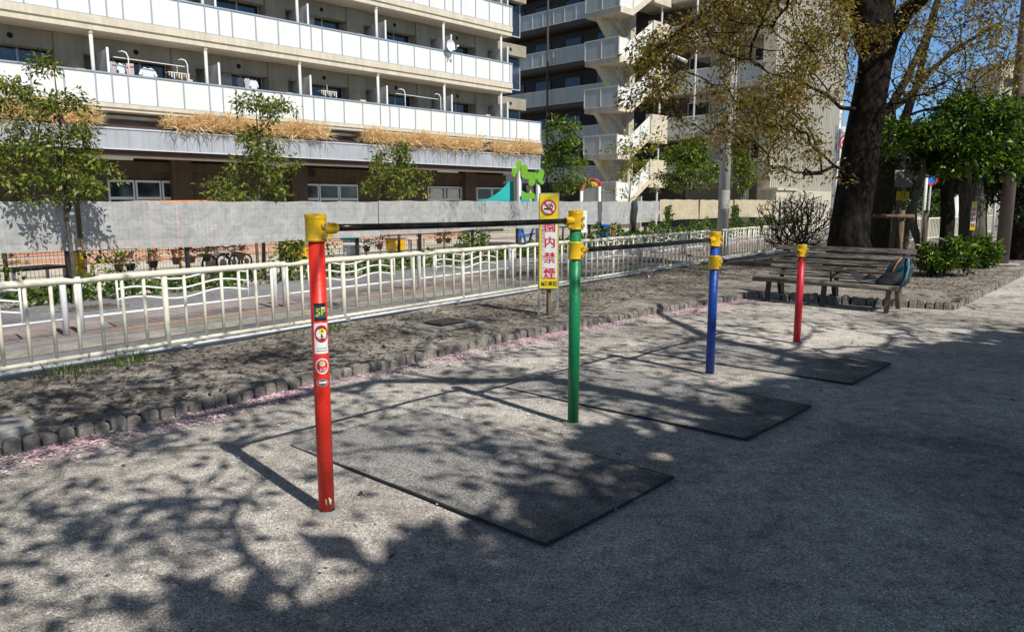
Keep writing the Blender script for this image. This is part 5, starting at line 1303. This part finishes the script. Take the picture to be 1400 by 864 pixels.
# big cherry tree at the right
def cherry():
    Y = 15.5; base = at(1160, 400, Y); base.z = .05; bx = base.x
    P0 = lambda x, y, Yy=Y: at(x, y, Yy)
    px = Y/FPX
    main = line_pts((Vector((bx-.02,Y,-.05)), .60), (Vector((bx-.02,Y,.35)), .50), (P0(1160,325), .40), (P0(1165,290), .38), (P0(1171,250), .375), (P0(1177,205), .365), (P0(1186,150), .335), (P0(1195,100), .32), (P0(1200,60), .34), (P0(1192,25,Y-.1), .31))
    left = line_pts((P0(1195,60,Y), .36), (P0(1178,20,Y-.2), .27), (P0(1160,-30,Y-.5), .22), (P0(1120,-90,Y-1.2), .17), (P0(1060,-150,Y-2), .12))
    mid = line_pts((P0(1196,40,Y), .34), (P0(1205,0,Y+.1), .28), (P0(1208,-60,Y), .22), (P0(1200,-140,Y-.3), .13))
    right = line_pts((P0(1200,95,Y), .25), (P0(1216,52,Y-.1), .2), (P0(1238,18,Y-.2), .17), (P0(1262,-5,Y-.4), .15), (P0(1300,-45,Y-.8), .12), (P0(1350,-80,Y-1.5), .08))
    low = line_pts((P0(1175,150,Y), .05), (P0(1150,148,Y-.4), .038), (P0(1130,130,Y-1), .03), (P0(1095,112,Y-1.5), .02), (P0(1050,100,Y-2), .012))
    arm = line_pts((P0(1120,-90,Y-1.2), .12), (P0(1060,-50,Y-2), .10), (P0(1000,-10,Y-2.5), .07), (P0(940,35,Y-2.8), .045), (P0(905,62,Y-3), .03), (P0(872,88,Y-3), .012))
    rg = random.Random(44); tg = []
    def zone(n, x0, x1, y0, y1, Ya, Yb, f=None):
        k = 0
        while k < n:
            x, y = rg.uniform(x0, x1), rg.uniform(y0, y1)
            if f and rg.random() > f(x, y): continue
            tg.append(P0(x, y, rg.uniform(Ya, Yb))); k += 1
    # foliage veil left of the trunk, thinning downwards and to the left
    zone(370, 985, 1165, -20, 215, 12.0, 16.5, lambda x, y: (0 if (x > 1112 and y > 138) else 1)*(1 if y < 150 else .5)*(.55+.45*math.sin(x*.05+y*.04)))
    zone(95, 868, 1000, 0, 110, 12.0, 14.0, lambda x, y: max(0, 1-abs(y-(88-.62*(x-868)))/34.0))
    zone(32, 850, 930, 75, 140, 12.2, 13.4, lambda x, y: max(0, 1-abs(y-(150-.62*(x-850)))/24.0))
    zone(60, 960, 1110, 110, 185, 12.2, 15)
    zone(20, 1030, 1160, 190, 245, 13, 15.5)
    zone(12, 910, 975, 150, 200, 12.5, 14)
    zone(11, 1165, 1212, 42, 72, 13.2, 14.2)
    # above and to the right, out over the path
    zone(120, 860, 1230, -260, -20, 9.5, 16)
    zone(70, 1225, 1400, -20, 60, 12.5, 17)
    zone(60, 1240, 1400, 60, 130, 13.5, 17.5)
    for k in range(70): tg.append(Vector((rg.uniform(8.6,12), rg.uniform(9.5,13.2), rg.uniform(7,9))))  # unseen crown clumps added on the sun side to shade the trunk
    zone(24, 1050, 1112, 150, 235, 13, 15.5)
    for k in range(300):  # more unseen clumps, added up-sun to throw leaf shade on road and bed
        s_, t_ = rg.uniform(6.5, 17), rg.uniform(3.5, 9.2)
        if math.sin(s_*2.3)*math.cos(t_*1.9+s_) < -.15: continue
        q = rd(s_, t_); tg.append(Vector((q.x+.655*.923*7, q.y-.756*.923*7, rg.uniform(6.6, 7.6))))
    root = tree('cherry_tree', 'large dark-trunked cherry tree with thin reddish-green young leaves behind the bench', 'tree', [main, left, mid, right, low, arm], tg, M['lf_cherry'], 34, .28, .072, M['bark'], seed=45, tip=.0045, step=.22, droop=1, jit=.12, limbmat=M['bark'])
    return root
cherry()
# knobbly skin for the big trunk: handled by its bark; buttress roots
# second mossy trunk and far cherries
def bare_tree(label, pts, tg, n, lf, seed, bark, nl=8, size=.07, crad=.3, name='cherry_tree', tip=.005, limb=None):
    return tree(name, label, 'tree', [line_pts(*p) for p in pts], tg, lf, nl, crad, size, bark, seed=seed, tip=tip, step=.3, jit=.14, limbmat=limb)
def mk(Y, seed, n, box, ny=3):
    rg = random.Random(seed); x0, x1, y0, y1 = box
    return [at(rg.uniform(x0,x1), rg.uniform(y0,y1), Y+rg.uniform(-ny,ny)) for _ in range(n)]
Y = 18.0
b0 = at(1203,340,Y); b0.z = .05
bare_tree('mossy second trunk close behind the large cherry with bare upper limbs', [[(b0,.30),(at(1205,290,Y),.27),(at(1209,230,Y),.23),(at(1213,180,Y),.2),(at(1216,150,Y),.14),(at(1238,110,Y),.09),(at(1262,60,Y),.065),(at(1280,0,Y),.04)],
    [(at(1216,150,Y),.10),(at(1240,135,Y),.08),(at(1275,95,Y),.06),(at(1310,65,Y),.05),(at(1370,30,Y),.03)]], mk(Y, 51, 150, (1215,1400,-60,135)), 0, M['lf_cherry'], 52, M['barkmoss'], nl=9, limb=M['bark'])
Y = 26.0; b0 = at(1232,330,Y); b0.z = .05
bare_tree('distant leafless cherry with fine branching against the sky', [[(b0,.2),(at(1230,230,Y),.18),(at(1238,160,Y),.16),(at(1252,120,Y),.12),(at(1270,50,Y),.08),(at(1290,-20,Y),.05)]], mk(Y, 53, 150, (1215,1390,-60,150), 3), 0, M['lf_cherry'], 54, M['bark'], nl=6, tip=.010)
# glossy evergreen
Y = 16.5; b0 = at(1295,335,Y); b0.z = .1
tg = mk(Y, 55, 90, (1212,1330,165,205), 1.0)+mk(Y, 155, 22, (1255,1330,222,240), .8)+mk(Y, 56, 150, (1280,1400,140,232), 1.1)+mk(Y, 156, 16, (1300,1370,132,150), .8)+mk(Y, 57, 30, (1350,1420,170,240), 1)
tree('evergreen_tree', 'evergreen with dense glossy bright green crown in front of the bare trees', 'tree', [line_pts((b0,.16),(at(1296,290,Y),.145),(at(1294,250,Y),.13),(at(1300,215,Y),.10),(at(1318,180,Y),.06)), line_pts((at(1294,250,Y),.09),(at(1282,225,Y),.07),(at(1265,200,Y),.04))], tg, M['lf_gloss'], 60, .24, .115, M['bark'], seed=58, leaf_aspect=.38)
Y = 17.2; b0 = at(1331,330,Y); b0.z = .1
tree('evergreen_tree', 'stout rough-barked tree with dark crown right of the glossy evergreen', 'tree', [line_pts((b0,.30),(at(1329,290,Y),.27),(at(1327,250,Y),.25),(at(1330,215,Y),.16),(at(1345,180,Y),.1))], mk(Y+1, 60, 110, (1300,1420,175,262), 1), M['lf_dark'], 50, .3, .13, M['barkgrey'], seed=61)
Y = 20; b0 = at(1348,325,Y); b0.z = .1
tree('evergreen_tree', 'slim pale-barked tree between the stout trunk and the brown lamp post', 'tree', [line_pts((b0,.09),(at(1345,290,Y),.08),(at(1350,260,Y),.07),(at(1352,225,Y),.05))], mk(Y, 62, 50, (1330,1400,190,260), 1), M['lf_dark'], 46, .3, .13, M['barkgrey'], seed=63)
Y = 19; b0 = at(1394,345,Y); b0.z = .1
tree('evergreen_tree', 'dark broad tree at the right edge of the photo', 'tree', [line_pts((b0,.28),(at(1394,290,Y),.26),(at(1396,240,Y),.22),(at(1400,190,Y),.15))], mk(Y, 64, 150, (1375,1500,150,310), 1.3), M['lf_dark'], 60, .35, .14, M['bark'], seed=65)
Y = 16.2; b0 = at(1262,350,Y); b0.z = .1
tree('crooked_tree', 'crooked pale-barked small tree propped by the log frame', 'tree', [line_pts((b0,.10),(at(1258,335,Y),.09),(at(1249,310,Y),.085),(at(1248,285,Y),.085),(at(1254,262,Y),.08),(at(1262,240,Y),.07),(at(1262,215,Y),.05))], mk(Y+.5, 66, 40, (1250,1295,195,222), .6), M['lf_dark'], 40, .25, .12, M['barkgrey'], seed=67)
# row of background trees / hedge far right
for i, (x, Y, y0, hw, lf, lab) in enumerate([(1285,44,262,26,'lf_ivy','clipped bright green shrub far beyond the trunks'),(1222,40,266,14,'lf_ivy','small bright shrub far behind the mossy trunk'),(1240,60,180,45,'lf_dark','dark distant tree behind the grey cabinet'),(1330,50,170,60,'lf_dark','dark distant tree filling the gap behind the stout trunk'),(1400,45,150,60,'lf_dark','dark distant tree beyond the right edge trunk'),(1290,58,215,50,'lf_dark','dark distant hedge-like tree in the centre gap'),(1195,75,215,30,'lf_dark','distant tree glimpsed behind the large trunk')]):
    b0 = at(x, 276, Y); b0.z = 0; zt = at(x, y0, Y).z; hwm = hw/FPX*Y; low = i < 2
    zc = (zt+(.3 if low else 1.0))/2
    tree('distant_shrub' if low else 'distant_tree', lab, 'shrub' if low else 'tree', [line_pts((b0,.2),(b0+Vector((0,0,zt*.7)),.1))], ell((b0.x,Y,zc), (hwm,hwm,(zt-zc)), 60 if low else 110, 70+i), M[lf], 60, hwm*.28, .25 if not low else .16, M['bark'], seed=80+i, tip=.01)
# glossy shrubs
for i, (x, y, Y, r, h, lab) in enumerate([(1292,362,14.6,.50,.72,'glossy green shrub below the evergreen, nearer and larger'),(1335,350,16.4,.45,.70,'green shrub in front of the stout trunk')]):
    b0 = at(x, y, Y); b0.z = .09
    tree('shrub', lab, 'shrub', [line_pts((b0,.03),(b0+Vector((0,0,.25)),.02))], ell((b0.x,b0.y,.09+h*.5), (r,r,h*.5), 70, 90+i), M['lf_gloss'], 40, .13, .10, M['twig'], seed=92+i, step=.12, leaf_aspect=.36)
# bare twiggy shrub by the fence
b0 = at(1086,352,16.8); b0.z = .08
rg = random.Random(9); tg = []
for k in range(1500):
    a = rg.uniform(0, 2*math.pi); rr = rg.uniform(0,1)**.6; h = rg.uniform(.25,1)
    tg.append(b0+Vector((math.cos(a)*rr*.95*(.45+.55*h**.6), math.sin(a)*rr*.8*(.45+.55*h**.6), .12+1.6*h*(1-.25*rr*rr))))
root = tree('bare_shrub', 'leafless twiggy shrub left of the large trunk in front of the fence', 'shrub', [line_pts((b0,.03),(b0+Vector((0,0,.08)),.025))], tg, M['lf_cherry'], 1, .05, .04, M['twig'], seed=10, step=.12, tip=.0062, jit=.1, expo=3.4, gath=2.6)

# ---------------------------------------------------------------- sun-side trees that shade the park
SUNH = Vector((.655,-.756)).normalized(); EL = R(47.3); K = 1/math.tan(EL)
def up_sun(x, y, z): return Vector((x+SUNH.x*K*z, y+SUNH.y*K*z, z))
def inside_shade(x, y):
    E = [(-2.2,.2),(-.75,2.3),(-.30,2.95),(.1,3.35),(.5,4.0),(.95,4.55),(1.7,5.2),(2.3,5.9),(3.0,6.6),(4.2,7.5),(6.2,8.6),(9,9.6),(13,10.6)]
    # signed side of polyline: positive = shaded side (right of the line)
    for (x0, y0), (x1, y1) in zip(E[:-1], E[1:]):
        if x0 <= x <= x1: return (y0+(y1-y0)*(x-x0)/(x1-x0))-y
    return 1 if x > 13 else -1
rg = random.Random(101); dense = []
while len(dense) < 1900:
    x, y = rg.uniform(-3, 15), rg.uniform(-3, 11)
    d = inside_shade(x, y)
    if d < .12+.18*abs(math.sin(x*3+y*2)): continue
    dense.append(up_sun(x, y, rg.uniform(5.0, 8.8)))
groups = {0: [], 1: [], 2: []}
roots = [Vector((4.6,-5.8,0)), Vector((9.5,-3.0,0)), Vector((15.0,.8,0))]
for p in dense:
    k = min(range(3), key=lambda q: (Vector((roots[q].x, roots[q].y))-Vector((p.x, p.y))).length); groups[k].append(p)
for k in range(3):
    b0 = roots[k]
    tree('shade_tree', ['broad leafy tree behind the camera casting the near shade', 'broad leafy tree to the right casting the middle shade', 'broad leafy tree far right casting shade on the gravel'][k], 'tree',
         [line_pts((b0,.3),(b0+Vector((0,0,2.5)),.25),(b0+Vector((.1,.1,5)),.2),(b0+Vector((0,0,7.4)),.08))], groups[k], M['lf_shade'], 66, .42, .29, M['bark'], seed=110+k, leaf_aspect=.6, tip=.01, flat=.3)
# sparse cherry for the dapple
rg = random.Random(77); sparse = []
CL = [(5,10.6,.6,14),(6.6,11.6,.7,12),(3.4,12,.8,16),(1.6,11,.8,16),(5,13.5,.9,14),(1.6,13,.9,14),(7.5,13,.9,12),(4.6,9.2,.4,8),(2.2,9.2,.5,10),(.6,6.6,.4,9),(1.3,7.4,.5,10),(-2.2,3.3,.5,20),(-1.4,3.1,.5,9),(-2.6,2.6,.5,10),(-.9,4.1,.5,9),(-3.6,5.4,.5,18),(-2.1,5.9,.5,14),(-.6,7.4,.5,12),(1.0,5.2,.35,10),(2.0,8.0,.6,10),(-.6,6.1,.5,10),(-2.6,4.4,.4,10),(-1.6,2.5,.35,5),(-3.0,4.0,.4,9),(-1.05,2.75,.35,7),(-1.9,4.7,.5,16),(-.9,5.2,.45,13),(-2.7,5.0,.4,9),(0.3,5.9,.5,14),(-.2,4.5,.35,12),(.5,4.3,.3,12),(.1,3.75,.3,9),(1.1,6.6,.5,13),(1.6,5.9,.35,8),(2.3,7.4,.5,12),(3.4,8.6,.6,14),(.3,7.3,.5,12),(-1.2,6.6,.5,15),(-3.0,6.0,.7,24),(-4.3,4.8,.7,26),(-3.2,5.0,.4,12),(1.6,8.4,.6,10),(4.4,8.4,.5,12),(5.8,9.3,.7,14),(3,10,.8,12),(7.5,10,.8,12),(-.3,8.6,.6,12),(-1.5,3.7,.25,4),(2.9,6.8,.3,8),(-2,7.6,.6,12),(-.3,2.95,.15,2),(-4.6,6.2,.5,16),(-3.4,7.0,.5,14),(-2.4,6.9,.5,12),(-1.0,8.2,.5,12),(-5.4,5.4,.5,14),(.8,9.6,.5,10)]
for cx, cy, r, n in CL:
    for k in range(int(n*(1.75 if cy < 11 else 1))):
        sparse.append(up_sun(cx+rg.gauss(0, r*.85), cy+rg.gauss(0, r*.85), rg.uniform(4.4, 6.6)))
b0 = Vector((7.4,-1.2,0))
tree('shade_tree', 'thin-leaved tree right of the camera whose branches dapple the gravel', 'tree', [line_pts((b0,.28),(b0+Vector((-.1,.1,2)),.24),(b0+Vector((-.6,.5,3.8)),.2)), line_pts((b0+Vector((-.6,.5,3.8)),.16),(Vector((5.0,1.2,4.8)),.13),(Vector((3.6,2.4,5.5)),.09),(Vector((2.4,2.0,5.9)),.06),(Vector((1.2,.6,6.1)),.04)),
     line_pts((b0+Vector((-.6,.5,3.8)),.14),(Vector((6.4,2.2,5.0)),.11),(Vector((5.6,4.4,5.6)),.08),(Vector((5.6,6.2,6.0)),.05)), line_pts((Vector((5.0,1.2,4.8)),.09),(Vector((3.6,-.6,5.2)),.07),(Vector((2.2,-1.5,5.6)),.04))],
     sparse, M['lf_shade'], 6, .15, .10, M['bark'], seed=120, leaf_aspect=.6, tip=.007, flat=.3, jit=.12, droop=1)

# ================================================================ LIGHT
w = bpy.data.worlds.new('World'); sc.world = w; w.use_nodes = True
nt = w.node_tree; bg = nt.nodes['Background']; sky = nt.nodes.new('ShaderNodeTexSky'); sky.sky_type = 'NISHITA'; sky.sun_disc = False
sky.sun_elevation = EL; az = math.atan2(SUNH.x, SUNH.y)
sky.sun_rotation = az; sky.air_density = 1.0; sky.dust_density = .3; sky.ozone_density = 1.6
hs = nt.nodes.new('ShaderNodeHueSaturation'); hs.inputs['Saturation'].default_value = .85; nt.links.new(sky.outputs[0], hs.inputs['Color']); 
tcw = nt.nodes.new('ShaderNodeTexCoord'); sxw = nt.nodes.new('ShaderNodeSeparateXYZ'); nt.links.new(tcw.outputs['Generated'], sxw.inputs[0])
rw_ = ramp(nt, [(0, (1.0, 1.0, 1.0)), (.22, (1, 1, 1)), (.5, (0, 0, 0))]); nt.links.new(sxw.outputs[2], rw_.inputs['Fac'])
mw = nt.nodes.new('ShaderNodeMix'); mw.data_type = 'RGBA'; mw.blend_type = 'MULTIPLY'; nt.links.new(rw_.outputs['Color'], mw.inputs[0]); nt.links.new(hs.outputs[0], mw.inputs[6]); mw.inputs[7].default_value = (1.45, 2.2, 3.1, 1); mw.clamp_result = False
nt.links.new(mw.outputs[2], bg.inputs['Color']); bg.inputs['Strength'].default_value = .043
sun = bpy.data.lights.new('sun', 'SUN'); sun.energy = 5.0; sun.angle = R(.53); sun.color = (1, .965, .91)
so = bpy.data.objects.new('sun', sun); col.objects.link(so)
sv = Vector((SUNH.x*math.cos(EL), SUNH.y*math.cos(EL), math.sin(EL)))
so.rotation_euler = sv.to_track_quat('Z', 'Y').to_euler()
sc.view_settings.view_transform = 'Standard'; sc.view_settings.look = 'None'; sc.view_settings.exposure = 0
